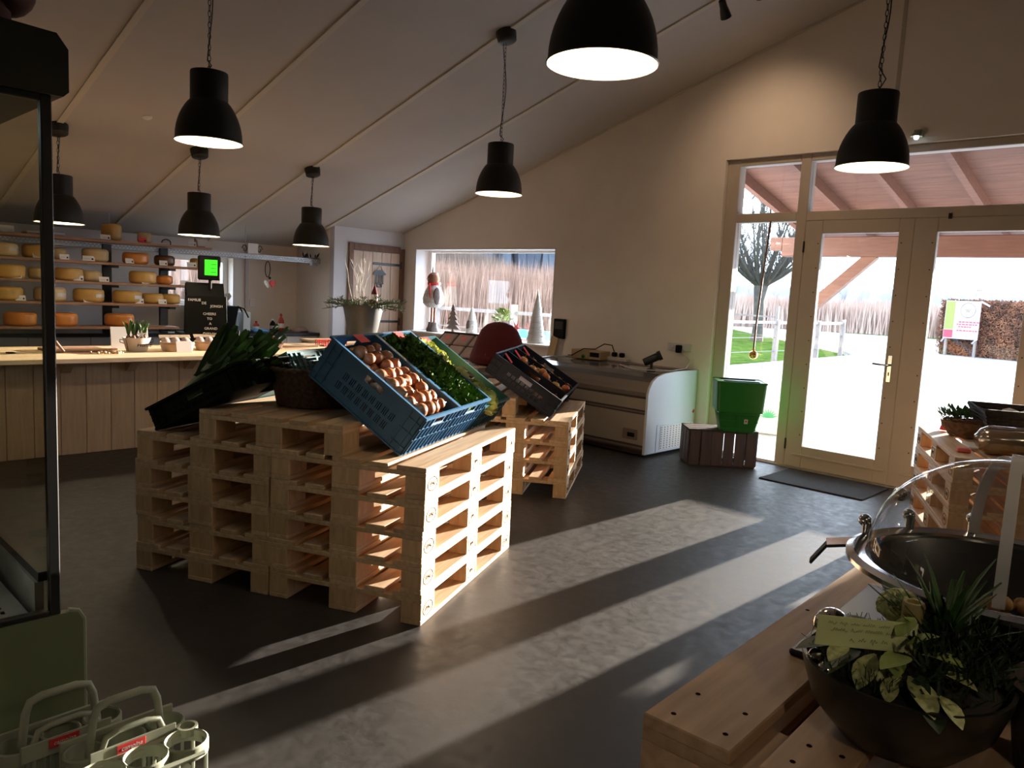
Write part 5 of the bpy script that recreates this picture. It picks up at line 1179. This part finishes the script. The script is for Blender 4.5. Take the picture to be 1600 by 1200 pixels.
for k, a in enumerate((R(115), R(-65), R(176), R(145))):
    x, y = .247*math.cos(a), .247*math.sin(a); pv = part('pivot_fitting', B().tube([(x, y, rz_+.0), (x, y, rz_+.032)], .009, 10), 'chrome', t, 50); part('pivot_knob', B().sphere((x*1.02, y*1.02, rz_+.036), .013, 12, 8), 'chrome', pv, 60)
part('dome_knob', B().sphere((-.212, .09, Z0+.075), .015, 14, 9), 'silver_ball', t, 60)
ht = part('rim_clamp', B().bar((-.245, -.02, rz_), (-.30, -.045, rz_-.012), .05, .006), 'chrome', t); part('clamp_tab', B().bar((-.298, -.045, rz_-.012), (-.325, -.055, rz_-.055), .035, .005), 'dark_metal', ht)
rr = random.Random(71); NT = B().sphere((0, 0, 0), .016, 8, 6, (1, .8, .8)).mesh('nut', 'nut', 60)
for k in range(26):
    a = rr.uniform(0, 6.28); q = math.sqrt(rr.random())*.085; z = .075+(1-q/.085)*.05*rr.random()
    tag(link('nut', NT, M=TR(-.235+q*math.cos(a), 1.64+q*math.sin(a), ZP+z+.008) @ RM(rr.uniform(0, 3), rr.uniform(0, 3), 0)), 'tan nut piled inside the domed bowl', 'nut', 'nuts in the domed bowl')
single('slate_tray', B().bbox(-.17, -.24, 0, .17, .24, .012, .003), 'slate', 'flat dark grey slate under the domed bowl', 'slate', loc=(-.40, 1.60, ZP-.0005), rot=(0, 0, R(3)))
for o in [o for o in C.objects if o.get('category') == 'serving bowl' or o.get('group') == 'nuts in the domed bowl']: o.location.z += .012
single('rolled_paper', B().tube([(-.10, 0, 0), (.10, 0, 0)], .012, 12), 'card_white', 'rolled sheet of cream paper behind the slate', 'paper roll', loc=(-.46, 1.89, ZP+.012), rot=(0, 0, R(25)), smooth=40)
# plant bowl
BX, BY = -.322, 1.205
t = thing('plant_bowl', 'dark round bowl planted with moss, fittonia and grass in the foreground', 'planter', (BX, BY, ZP-.024))
part('bowl', B().lathe([(0, .0245), (.055, .0245), (.085, .033), (.125, .078), (.141, .128), (.143, .142), (.137, .142), (.128, .115), (0, .11)], 44), 'bowl_black', t, 40)
b = B(); rr = random.Random(81)
b.lathe([(.132, .125), (.10, .145), (.05, .155), (0, .158)], 24, wob=lambda a, z: .05*math.sin(9*a)); part('soil_mound', b, 'soil', t, 50)
b = B()
for k in range(900):
    a = rr.uniform(1.7, 4.9); q = rr.uniform(.03, .135); leaf_quad(b, Vector((q*math.cos(a), q*math.sin(a), .135+rr.uniform(0, .02))), Vector((rr.uniform(-1, 1), rr.uniform(-1, 1), rr.uniform(.2, 1))), Vector((0, 0, 1)), .016, .0022, .3, rr, 1)
for k in range(500):
    a = rr.uniform(-1.2, 1.5); q = rr.uniform(.04, .14); leaf_quad(b, Vector((q*math.cos(a), q*math.sin(a), .14+rr.uniform(0, .07))), Vector((rr.uniform(-1, 1), rr.uniform(-1, 1), rr.uniform(.2, 1))), Vector((0, 0, 1)), .022, .006, .3, rr, 1)
stuff(part('moss', b, 'moss', t))
def fit_leaf(L, W, m):
    b = B(); n = 6; vs = []
    for i in range(n+1): u = i/n; wd = W*math.sin(math.pi*min(1, u*.97+.02))**.8; z = .25*L*math.sin(u*2.6)*.5; vs += [(L*u, -wd, z+.12*wd), (L*u, 0, z-.08*wd), (L*u, wd, z+.12*wd)]
    b.add(vs, [(i*3+k, i*3+k+1, i*3+k+4, i*3+k+3) for i in range(n) for k in range(2)]); return b.mesh('leaf', m, 60)
FLm = {m: fit_leaf(.06, .017, m) for m in ('leaf_pale', 'leaf_dark', 'leaf_light')}
for x, y, z, yaw, pit, s, m in ((-.045, -.06, .165, -120, 25, 1.1, 'leaf_dark'), (-.02, -.075, .175, -95, 45, 1.0, 'leaf_pale'), (-.005, -.06, .18, -60, 20, .9, 'leaf_light'), (-.03, -.05, .185, 150, -5, 1.1, 'leaf_dark'), (.0, -.07, .17, -70, 60, 1.0, 'leaf_pale'), (.03, -.085, .165, -40, 30, 1.1, 'leaf_pale'), (.025, -.07, .185, -110, 10, 1.0, 'leaf_light'), (.035, -.06, .19, -20, -5, 1.0, 'leaf_light'), (.05, -.09, .15, -50, 30, 1.0, 'leaf_dark'), (-.07, -.05, .165, -150, 20, 1.2, 'leaf_dark'), (0, -.05, .20, 80, -20, .8, 'leaf_light'), (-.01, -.085, .155, -100, 55, .9, 'leaf_dark'), (.01, -.095, .158, -75, 35, .7, 'leaf_pale'), (-.05, -.08, .160, -130, 40, .75, 'leaf_light'), (.06, -.06, .175, 0, 15, .8, 'leaf_pale'), (.015, -.05, .195, 30, -20, .7, 'leaf_light'), (-.06, -.07, .172, -100, 20, .8, 'leaf_pale'), (.045, -.08, .17, -80, 50, .8, 'leaf_dark'), (.07, -.09, .155, -30, 35, .8, 'leaf_pale')):
    link('leaf', FLm[m], t, M=TR(x, y, z) @ RM(0, R(pit), R(yaw)) @ Matrix.Scale(s, 4))
def grass_tuft(b, c, n, L, rr, spread=.8, w_=.005):
    for k in range(n):
        a = rr.uniform(0, 6.28); s = rr.uniform(.1, spread); d = Vector((s*math.cos(a), s*math.sin(a), 1)); leaf_quad(b, Vector(c), d, Vector((-math.cos(a), -math.sin(a), .3)), L*rr.uniform(.6, 1.1), w_, -.25, rr, 4)
b = B(); grass_tuft(b, (.035, .03, .15), 26, .14, rr, .75, .0045); grass_tuft(b, (.04, .035, .18), 18, .13, rr, .9, .006); part('grass_tuft', b, 'leaf_mid', t)
b = B(); grass_tuft(b, (.085, .0, .14), 22, .11, rr, 1.0, .004); part('grass_tuft', b, 'leaf_dark', t)
sd_ = part('sedum_head', B().sphere((-.03, .055, .205), .03, 14, 9, (1.1, 1.1, .8)), 'leaf_pale', t, 30)
b = B()
for k in range(160):
    a = rr.uniform(0, 6.28); e = rr.uniform(-.3, 1.5); q = Vector((math.cos(a)*math.cos(e), math.sin(a)*math.cos(e), math.sin(e)*.8)); b.sphere(Vector((-.03, .055, .205))+q*.031, .0045, 5, 4)
stuff(part('flower_buds', b, 'leaf_pale', sd_))
part('sedum_stem', B().tube([(-.02, .04, .14), (-.03, .055, .19)], .006, 6), 'leaf_dark', t)
BBM = MATS['bamboo']
single('bamboo_stub', B().lathe([(.009, .06), (.0095, .095), (.014, .095), (.0155, .09), (.014, .05), (.015, .02), (.014, 0), (0, 0)], 18, wob=lambda a, z: .04*math.sin(5*a+z*60)), 'bamboo', 'hollow yellow bamboo stub stuck in the plant bowl', 'bamboo', smooth=40, loc=(BX-.002, BY+.017, ZP+.115))
# little card with handwriting: local x along card
cM = frame((-.413, 1.091, 1.016), Vector((.72, .69, -.05)).normalized(), Vector((-.69, .72, 0)).normalized(), Vector((.03, .03, .999)).normalized())
t = thing('note_card', 'pale green handwritten note card pinned to the bamboo stub', 'card', M=cM)
part('card_sheet', B().box(0, -.0005, 0, .145, .0005, .045), 'green_card', t)
b = B(); scribble(b, .015, .034, .10, .005, 1, -.0008); scribble(b, .02, .024, .115, .005, 2, -.0008); scribble(b, .05, .010, .055, .006, 3, -.0008); stuff(part('handwriting', b, 'pen', t))
part('pin', B().tube([(.135, -.004, .024), (.135, .006, .024)], .003, 8), 'black_metal', t)
for k, (x, y, z, r_, lab) in enumerate(((-.10, -.075, .138, .014, 'small mirrored ball left of the twin in the plant bowl'), (-.078, -.095, .132, .014, 'small mirrored ball nearest the front of the plant bowl'))):
    t = thing('mirror_ball', lab, 'bauble', (BX+x, BY+y, ZP+z-.022), group='mirrored balls'); part('glass_ball', B().sphere((0, 0, 0), r_, 18, 12), 'silver_ball', t, 60); part('ball_cap', B().tube([(0, 0, r_*.9), (0, 0, r_*1.15)], r_*.25, 8), 'silver_ball', t)
t = thing('silver_bauble', 'shiny silver bauble on the slate behind the note card', 'bauble', (-.515, 1.434, ZP+.046)); part('glass_ball', B().sphere((0, 0, 0), .0335, 24, 16), 'silver_ball', t, 60); part('ball_cap', B().tube([(0, .03, 0), (0, .042, 0)], .010, 10), 'silver_ball', t)
single('paper_scrap', B().box(-.022, -.012, 0, .022, .012, .0015), 'film_white', 'white paper scrap on the pallet in front of the plant bowl', 'paper', loc=(-.285, 1.03, ZP), rot=(0, 0, R(-25)))
# dark pot right of the plant bowl
t = thing('dark_pot', 'dark brown pot at the lower right behind the plant bowl', 'pot', (-.12, 1.30, ZP)); part('pot', B().lathe([(0, 0), (.07, 0), (.085, .11), (.09, .115), (.09, .125), (.08, .125), (.07, .10), (0, .10)], 28), 'wicker_dark', t, 40); part('soil_fill', B().lathe([(.076, .112), (0, .115)], 20), 'soil', t)

# ================================================================= DISPLAY FRIDGE (left edge)
FX, FE = -2.60, .78
t = thing('display_fridge', 'tall open display fridge with green-tinted end panel, glass side and dark header', 'fridge')
part('end_panel', B().prism([(-.20, .0), (FE, .0), (FE, .39), (FE-.015, .418), (FE-.04, .425), (-.20, .425)], FX-.03, FX, 'x'), 'green_lit_panel', t)
part('panel_edge', B().tube([(FX-.012, FE+.004, .0), (FX-.012, FE+.004, .39), (FX-.012, FE-.012, .420), (FX-.012, FE-.04, .429)], .008, 6), 'grey_plastic', t, 60)
part('tub', B().box(-4.6, -.15, .03, FX-.03, FE-.06, .38), 'green_lit_panel', t)
part('header', B().prism([(-.20, 2.00), (FE-.035, 2.00), (FE-.02, 2.015), (FE-.02, 2.135), (FE-.05, 2.175), (-.20, 2.215)], -4.6, FX+.01, 'x'), 'olive_dark', t)
part('light_strip', B().box(-4.5, .50, 1.99, FX-.10, .56, 2.0), 'led_strip', t)
part('frame_post', B().bbox(FX-.035, FE-.092, .425, FX-.004, FE-.062, 2.0, .003), 'black_metal', t); part('frame_rail', B().bbox(FX-.035, -.20, .425, FX-.004, FE-.092, .442, .003), 'black_metal', t); part('frame_rail', B().bbox(FX-.035, -.20, 1.98, FX-.004, FE-.092, 2.0, .003), 'black_metal', t)
part('glass_side', B().box(FX-.022, -.20, .442, FX-.016, FE-.092, 1.98), 'fridge_pane', t)
holes = [(round(.03+i*.045, 4), round(.02+j*.035, 4), round(.03+i*.045+.026, 4), round(.02+j*.035+.012, 4)) for i in range(41) for j in range(10)]
b = B(); b.wall(1.90, .40, .003, holes); b2 = B(); b2.T = TR(-4.54, .24, .43) @ Matrix(((1, 0, 0, 0), (0, 0, 1, 0), (0, 1, 0, 0), (0, 0, 0, 1))); b2.add(b.v, b.f); part('perforated_deck', b2, 'galvanised', t)
part('deck_pan', B().box(-4.55, .0, .385, FX-.04, .66, .40), 'black_plastic', t)
part('front_lip', B().box(-4.58, .655, .39, FX-.04, .68, .53), 'galvanised', t); part('front_bar', B().box(-4.58, .665, .53, FX-.04, .705, .56), 'black_metal', t)
part('back_wall', B().box(-4.6, -.20, .03, FX-.03, -.15, 2.0), 'olive_dark', t)
t = thing('milk_carton', 'pale carton standing on the fridge deck at the left edge', 'carton', (-2.74, .50, .434)); part('carton_body', B().bbox(-.035, -.035, 0, .035, .035, .17, .003), 'freezer_side', t); part('gable_top', B().prism([(-.035, .17), (.035, .17), (.0, .21)], -.035, .035, 'y'), 'freezer_side', t)
t = thing('plush_toy', 'brown plush toy sitting on top of the fridge at the upper left corner', 'plush toy', (-2.72, .50, 2.19)); part('plush_body', B().sphere((0, .0, .10), .12, 16, 11, (1, .95, .95)), 'plush_brown', t, 60); part('plush_paw', B().sphere((.02, .14, .10), .075, 14, 10, (1, .9, 1)), 'plush_brown', t, 60); part('plush_foot', B().sphere((.02, .09, .025), .055, 12, 9), 'plush_brown', t, 60)
# ---- bottle carriers on the floor
def carrier(M, label, front):
    t = thing('bottle_carrier', label, 'bottle carrier', M=M, group='grey bottle carriers')
    L, H = .34, .15; yb, yf = .066, -.066
    part('carrier_floor', B().box(-L/2, yf-(.16 if front else 0), 0, L/2, yb, .006), 'grey_plastic', t)
    rows = [(0, .046)]+([(-.135, .054)] if front else [])
    for y, r_ in rows:
        for x in (-.115, 0, .115):
            part('bottle_ring', B().lathe([(r_, H-.035), (r_, H), (r_+.004, H+.004), (r_+.009, H), (r_+.009, H-.035), (r_, H-.035)], 26, (x, y, 0)), 'grey_plastic', t, 40)
            for a in (45, 135, 225, 315): part('rib_post', B().bbox(x+(r_+.004)*math.cos(R(a))-.005, y+(r_+.004)*math.sin(R(a))-.004, 0, x+(r_+.004)*math.cos(R(a))+.005, y+(r_+.004)*math.sin(R(a))+.004, H-.03, .002), 'grey_plastic', t)
    if front:
        part('front_rail', B().tube([(-L/2, -.02, H-.02), (-L/2-.005, -.12, H-.02), (-.14, -.195, H-.02), (.14, -.195, H-.02), (L/2+.005, -.12, H-.02), (L/2, -.02, H-.02)], .008, 6), 'grey_plastic', t, 50)
        part('bridge', B().bbox(-L/2+.01, -.085, H-.03, L/2-.01, -.058, H-.008, .003), 'grey_plastic', t)
        part('small_ring', B().lathe([(.022, H-.02), (.022, H+.004), (.03, H+.004), (.03, H-.02)], 18, (.15, -.07, 0)), 'grey_plastic', t, 40)
    part('centre_web', B().bbox(-L/2+.01, .050, 0, L/2-.01, .060, H+.02, .002), 'grey_plastic', t)
    hp = lambda h, y, w_: [(-w_-.012, y, H-.02), (-w_, y, h-.05), (-w_+.012, y, h-.018), (-w_+.045, y, h-.008), (w_-.045, y, h-.008), (w_-.012, y, h-.018), (w_, y, h-.05), (w_+.012, y, H-.02)]
    part('carry_handle', B().tube(hp(.285, .0, .09), .012, 8), 'grey_plastic', t, 50)
    part('low_handle', B().tube(hp(.215, -.05, .085), .009, 8), 'grey_plastic', t, 50)
    pl = part('label_plate', B().bbox(-.12, -.062, H-.03, .12, -.056, H+.022, .002), 'grey_plastic', t)
    part('red_label', B().bbox(-.05, -.0645, H-.010, .03, -.062, H+.018, .001), 'red_card', pl)
    link('lettering', text_mesh('campina', .018, 'card_white', .0003, shear=.3), pl, M=TR(-.01, -.0648, H+.004) @ Matrix.Rotation(R(90), 4, 'X'))
carrier(TR(-2.25, .785, 0) @ RM(0, 0, R(92)), 'right grey bottle carrier with large front rings on the floor', True)
carrier(TR(-2.402, .655, 0) @ RM(0, 0, R(92)), 'left grey bottle carrier against the fridge end panel', False)

# ================================================================= OUTSIDE
struct('driveway', B().box(-60, 7.25, -.06, 40, 120, -.02), 'asphalt')
struct('field_ground', B().box(-160, -60, -.10, -10.25, 160, -.065), 'field')
struct('lawn', B().prism([(-8.7, 15.9), (-9.2, 24.9), (-10.3, 26.9), (-24, 44), (-40, 44), (-40, 15.5)], -.05, .0, 'z'), 'grass')
struct('lawn_far', B().prism([(-60, 47), (-14, 52), (-10, 60), (-30, 90), (-90, 90)], -.05, .0, 'z'), 'grass')
def kerb(pts):
    k = struct('kerb')
    for a, c in zip(pts[:-1], pts[1:]):
        a = Vector(a); c = Vector(c); n = max(1, int((c-a).length/1.0))
        for i in range(n): part('kerb_stone', B().bar(a.lerp(c, i/n)+Vector((0, 0, .02)), a.lerp(c, (i+.97)/n)+Vector((0, 0, .02)), .12, .16), 'kerb', k)
kerb([(-20, 15.4, 0), (-8.6, 15.7, 0), (-9.05, 24.9, 0), (-10.2, 27.0, 0)])
# porch
def roofz(y): return 3.02-.245*(y-7.25)
t = thing('porch_roof', 'pinkish plank porch roof with rafters outside the entrance', 'porch')
n = 16
for i in range(n):
    y0 = 7.26+i*.175; part('roof_board', B().add([(-4.35, y0, roofz(y0)+.05), (1.5, y0, roofz(y0)+.05), (1.5, y0+.172, roofz(y0+.172)+.05), (-4.35, y0+.172, roofz(y0+.172)+.05), (-4.35, y0, roofz(y0)+.07), (1.5, y0, roofz(y0)+.07), (1.5, y0+.172, roofz(y0+.172)+.07), (-4.35, y0+.172, roofz(y0+.172)+.07)], [(0, 3, 2, 1), (4, 5, 6, 7), (0, 1, 5, 4), (1, 2, 6, 5), (2, 3, 7, 6), (3, 0, 4, 7)]), 'larch', t)
for k in range(9):
    x = -4.25+k*.70; part('rafter', B().prism([(7.26, roofz(7.26)+.05), (10.0, roofz(10.0)+.05), (10.0, roofz(10)-.05), (7.26, roofz(7.26)-.07)], x-.035, x+.035, 'x'), 'larch', t)
part('front_beam', B().bbox(-4.47, 9.42, 2.125, 1.5, 9.58, 2.36, .008), 'larch_x', t)
part('beam_nose', B().prism([(9.42, 2.36), (9.58, 2.36), (9.58, 2.20), (9.42, 2.20)], -4.62, -4.47, 'x'), 'larch_x', t)
part('post', B().bbox(-4.16, 9.43, -.03, -4.01, 9.57, 2.125, .008), 'larch', t)
part('brace', B().bar((-4.06, 9.5, 1.50), (-3.36, 9.5, 2.16), .10, .13), 'larch', t)
# printed crate / bag by the sidelight
t = thing('printed_bag', 'pale printed planter bag with a green plant picture outside the side window', 'bag', (-4.20, 8.75, -.02), R(20)); part('bag_body', B().bbox(-.22, -.16, 0, .22, .16, .42, .02), 'bag_print', t)
part('bag_back', B().bbox(-.12, .16, 0, .28, .20, .62, .01), 'bag_print', t); part('bag_handle', B().tube([(-.06, -.03, .42), (-.05, -.03, .52), (.05, -.03, .52), (.06, -.03, .42)], .012, 6), 'freezer_side', t, 50)
rr = random.Random(90); b = B()
for k in range(9): a = R(20+k*18); b.prism([(.08, .2), (.08+.05*math.cos(a-.25), .2+.05*math.sin(a-.25)), (.08+.13*math.cos(a), .2+.13*math.sin(a)), (.08+.05*math.cos(a+.25), .2+.05*math.sin(a+.25))], -.162, -.160, 'y')
part('leaf_print', b, 'leaf_print', t)
# fence around the lawn
def fence(pts, label, h=1.15):
    t = thing('wire_fence', label, 'fence')
    for p in pts: part('fence_post', B().bar((p[0], p[1], -.02), (p[0]+.01, p[1], h), .11, .11), 'grey_post', t)
    for i, z in enumerate((.35, .70, 1.08)):
        b = B()
        for a, c in zip(pts[:-1], pts[1:]): b.bar((a[0], a[1], z), (c[0], c[1], z), .02 if i < 2 else .05, .015 if i < 2 else .07)
        part('fence_wire' if i < 2 else 'fence_rail', b, 'wire' if i < 2 else 'grey_post', t)
fence([(-17, 16.0), (-13, 16.2), (-9.0, 16.3), (-8.95, 19.0), (-9.0, 21.7), (-9.2, 24.0), (-9.9, 25.8), (-10.3, 26.9)], 'brown post and wire fence around the small lawn outside')
fence([(-13.2, 11.2), (-11.2, 11.6), (-9.3, 12.0), (-7.6, 12.4), (-5.9, 12.8)][:4], 'dark rail fence outside the gable window', 1.25)
fence([(-19.5, 27.8), (-16.5, 28.2), (-13.5, 28.6)], 'dark rail fence before the bare tree', 1.5)
t = thing('terrace_bench', 'pale blue painted bench outside the gable window', 'bench', (-9.1, 10.4, -.02), R(12)); part('seat', B().bbox(-.9, -.2, .42, .9, .2, .47, .005), 'teal_paint', t); part('backrest', B().bbox(-.9, .18, .60, .9, .22, .85, .005), 'teal_paint', t)
for s in (-.8, .8): part('leg', B().bbox(s-.04, -.18, 0, s+.04, .20, .42, .004), 'teal_paint', t); part('back_post', B().bbox(s-.03, .19, .42, s+.03, .23, .85, .004), 'teal_paint', t)
# bare pollard tree
t = thing('bare_tree', 'bare pollard tree with many upright branches on the lawn', 'tree', (-15.1, 30.3, 0)); rr = random.Random(101)
part('trunk', B().tube([(0, 0, -.02), (.02, 0, .8), (-.05, 0, 1.7), (.0, .0, 2.5)], [.26, .21, .21, .33], 14), 'bark', t, 60)
for k in range(34):
    a = k*2.4; sp = rr.uniform(.35, 2.0); p = Vector((.25*math.cos(a), .25*math.sin(a), 2.35)); d = Vector((sp*math.cos(a), sp*math.sin(a), rr.uniform(.5, 1.0))); b = B(); pts = [p.copy()]
    for i in range(7):
        d = d.normalized(); d += Vector((rr.uniform(-.12, .12), rr.uniform(-.12, .12), .17)); p = p+d.normalized()*.68; pts.append(p.copy())
    b.tube(pts, [.075, .06, .05, .04, .032, .025, .018, .009], 5)
    for i in range(1, 8):
        for q in range(7):
            p = pts[i].copy(); dd = Vector((rr.uniform(-.6, .6), rr.uniform(-.6, .6), rr.uniform(.5, 1.0))).normalized(); tp = [p]
            for j in range(3): dd = (dd+Vector((rr.uniform(-.2, .2), rr.uniform(-.2, .2), .15))).normalized(); p = p+dd*rr.uniform(.3, .55); tp.append(p)
            b.tube(tp, [.014, .010, .007, .004], 3)
    part('branch', b, 'bark', t, 60)
# reeds, shrubs and far trees: nobody could count them
def polar(az, d): return (math.sin(R(az))*d, math.cos(R(az))*d)
def reeds(name, m, label, cat, az0, az1, dmin, dmax, n, h0, h1, w_, seed, fn=None):
    rr = random.Random(seed); b = B(); vs = []; fs = []
    for k in range(n):
        az = rr.uniform(az0, az1); d = rr.uniform(dmin, dmax); x, y = polar(az, d); h = rr.uniform(h0, h1)*(fn(az, d) if fn else 1); lx = rr.uniform(-.15, .15)*h; c, s = math.cos(R(az)), -math.sin(R(az)); i = len(vs); tz = rr.uniform(.5, .8)
        vs += [(x-w_*c, y-w_*s, -.05), (x+w_*c, y+w_*s, -.05), (x+lx*.6*c+w_*c, y+lx*.6*s+w_*s, h*tz), (x+lx*.6*c-w_*c*.6, y+lx*.6*s-w_*s*.6, h*tz), (x+lx*c, y+lx*s, h)]
        fs += [(i, i+1, i+2, i+3), (i+3, i+2, i+4)]
    me = bpy.data.meshes.new(name); me.from_pydata(vs, [], fs); me.materials.append(MATS[m]); o = tag(link(name, me), label, cat); return stuff(o)
reeds('reed_bed', 'reed', 'pinkish dry reed bed outside behind the fences', 'reeds', -74, -33, 21, 27, 24000, 1.3, 2.5, .012, 1)
reeds('shrub_thicket', 'shrub_twig', 'brown leafless shrub thicket rising behind the reeds', 'shrubs', -76, -44, 28, 36, 36000, 2.4, 4.2, .014, 2, lambda az, d: .62+.75*max(0, min(1, (-az-44)/12)))
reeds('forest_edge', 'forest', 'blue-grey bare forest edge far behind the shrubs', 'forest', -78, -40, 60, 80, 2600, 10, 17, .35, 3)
reeds('far_reeds', 'reed_haze', 'pale distant reed strip across the field', 'reeds', -34, -5, 55, 62, 9000, 1.4, 2.4, .035, 4)
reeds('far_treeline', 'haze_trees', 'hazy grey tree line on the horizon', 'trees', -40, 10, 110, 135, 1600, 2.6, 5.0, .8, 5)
# beech hedge with a farm sign
hp0 = Vector((-8.9, 33.6, 0)); hp1 = Vector((-4.6, 32.5, 0)); hd_ = (hp1-hp0).normalized()
t = thing('beech_hedge', 'clipped hedge of dry brown beech leaves behind the sign', 'hedge', hp0)
Lh = (hp1-hp0).length; Mh = frame((0, 0, 0), hd_, Vector((-hd_.y, hd_.x, 0)), (0, 0, 1)); b = B(); b.T = Mh; b.box(0, -.35, -.05, Lh, .35, 1.95); part('hedge_core', b, 'hedge_core', t)
rr = random.Random(111); b = B(); b.T = Mh
for k in range(7000):
    x = rr.uniform(-.05, Lh+.05); z = rr.uniform(0, 2.05); y = -.36-rr.uniform(0, .10)
    if rr.random() < .2: z = 1.97+rr.uniform(0, .10); y = rr.uniform(-.4, .4)
    leaf_quad(b, Vector((x, y, z)), Vector((rr.uniform(-1, 1), rr.uniform(-.8, .1), rr.uniform(-1, 1))), Vector((0, -1, .2)), .11, .04, .2, rr, 1)
stuff(part('hedge_leaves', b, 'hedge_leaf', t))
sm = frame((-8.72, 32.6, .62), hd_, Vector((-hd_.y, hd_.x, 0)), (0, 0, 1)) 
t = thing('farm_sign', 'white farm sign with round logo, olive strip and pink panel', 'sign', M=sm)
sw, sh_ = 1.28, 1.42
part('sign_panel', B().bbox(0, -.02, 0, sw, .02, sh_, .006), 'sign_white', t); part('olive_strip', B().box(0.02, -.024, .35, .36, -.02, sh_-.02), 'sign_green', t); part('pink_panel', B().box(.02, -.024, .04, .36, -.02, .33), 'sign_pink', t)
lg = part('logo_disc', B().lathe([(.20, 0), (0, .002)], 28), 'sign_cream', t, 0, M=TR(.84, -.022, 1.08) @ RM(R(90), 0, 0)); part('logo_ring', B().tube([(.27*math.cos(a), .27*math.sin(a), .002) for a in [2*math.pi*k/32 for k in range(32)]], .012, 4, closed=True), 'grey_post', lg)
part('logo_emblem', B().prism([(-.14, .06), (-.05, .03), (0, .06), (.05, .03), (.14, .06), (.10, 0), (.06, -.02), (.08, -.08), (-.08, -.08), (-.06, -.02), (-.10, 0)], .002, .006, 'z'), 'grey_post', lg)
b = B(); rr = random.Random(5)
for z, x0, x1 in ((.62, .55, 1.2), (.53, .48, 1.2), (.44, .55, 1.0), (.30, .5, 1.2)):
    x = x0
    while x < x1: e = x+rr.uniform(.05, .12); b.box(x, -.024, z, e, -.02, z+.045); x = e+.025
stuff(part('text_line', b, 'sign_pink', t))
for x, z0, dx in ((.05, 0, -.12), (sw-.05, 0, -.15), (sw-.02, sh_, .3)): part('mount_arm', B().bar((x, .0, z0), (x+dx, .05, z0-.14 if z0 == 0 else z0-.16), .05, .05), 'sign_white', t)
for x in (.1, sw-.1): part('sign_post', B().bar((x, .06, -.65), (x, .06, sh_), .08, .08), 'grey_post', t)
t = thing('garden_lantern', 'garden lantern cap showing above the farm sign', 'lantern', (-8.0, 34.2, 0)); part('pole', B().tube([(0, 0, -.02), (0, 0, 2.2)], .04, 8), 'grey_post', t); part('lantern_cage', B().lathe([(.06, 2.2), (.14, 2.5), (.0, 2.5)], 6), 'film_white', t); part('lantern_cap', B().lathe([(.22, 2.5), (.05, 2.64), (.02, 2.70), (0, 2.78)], 10), 'grey_post', t)
bpy.context.view_layer.update()
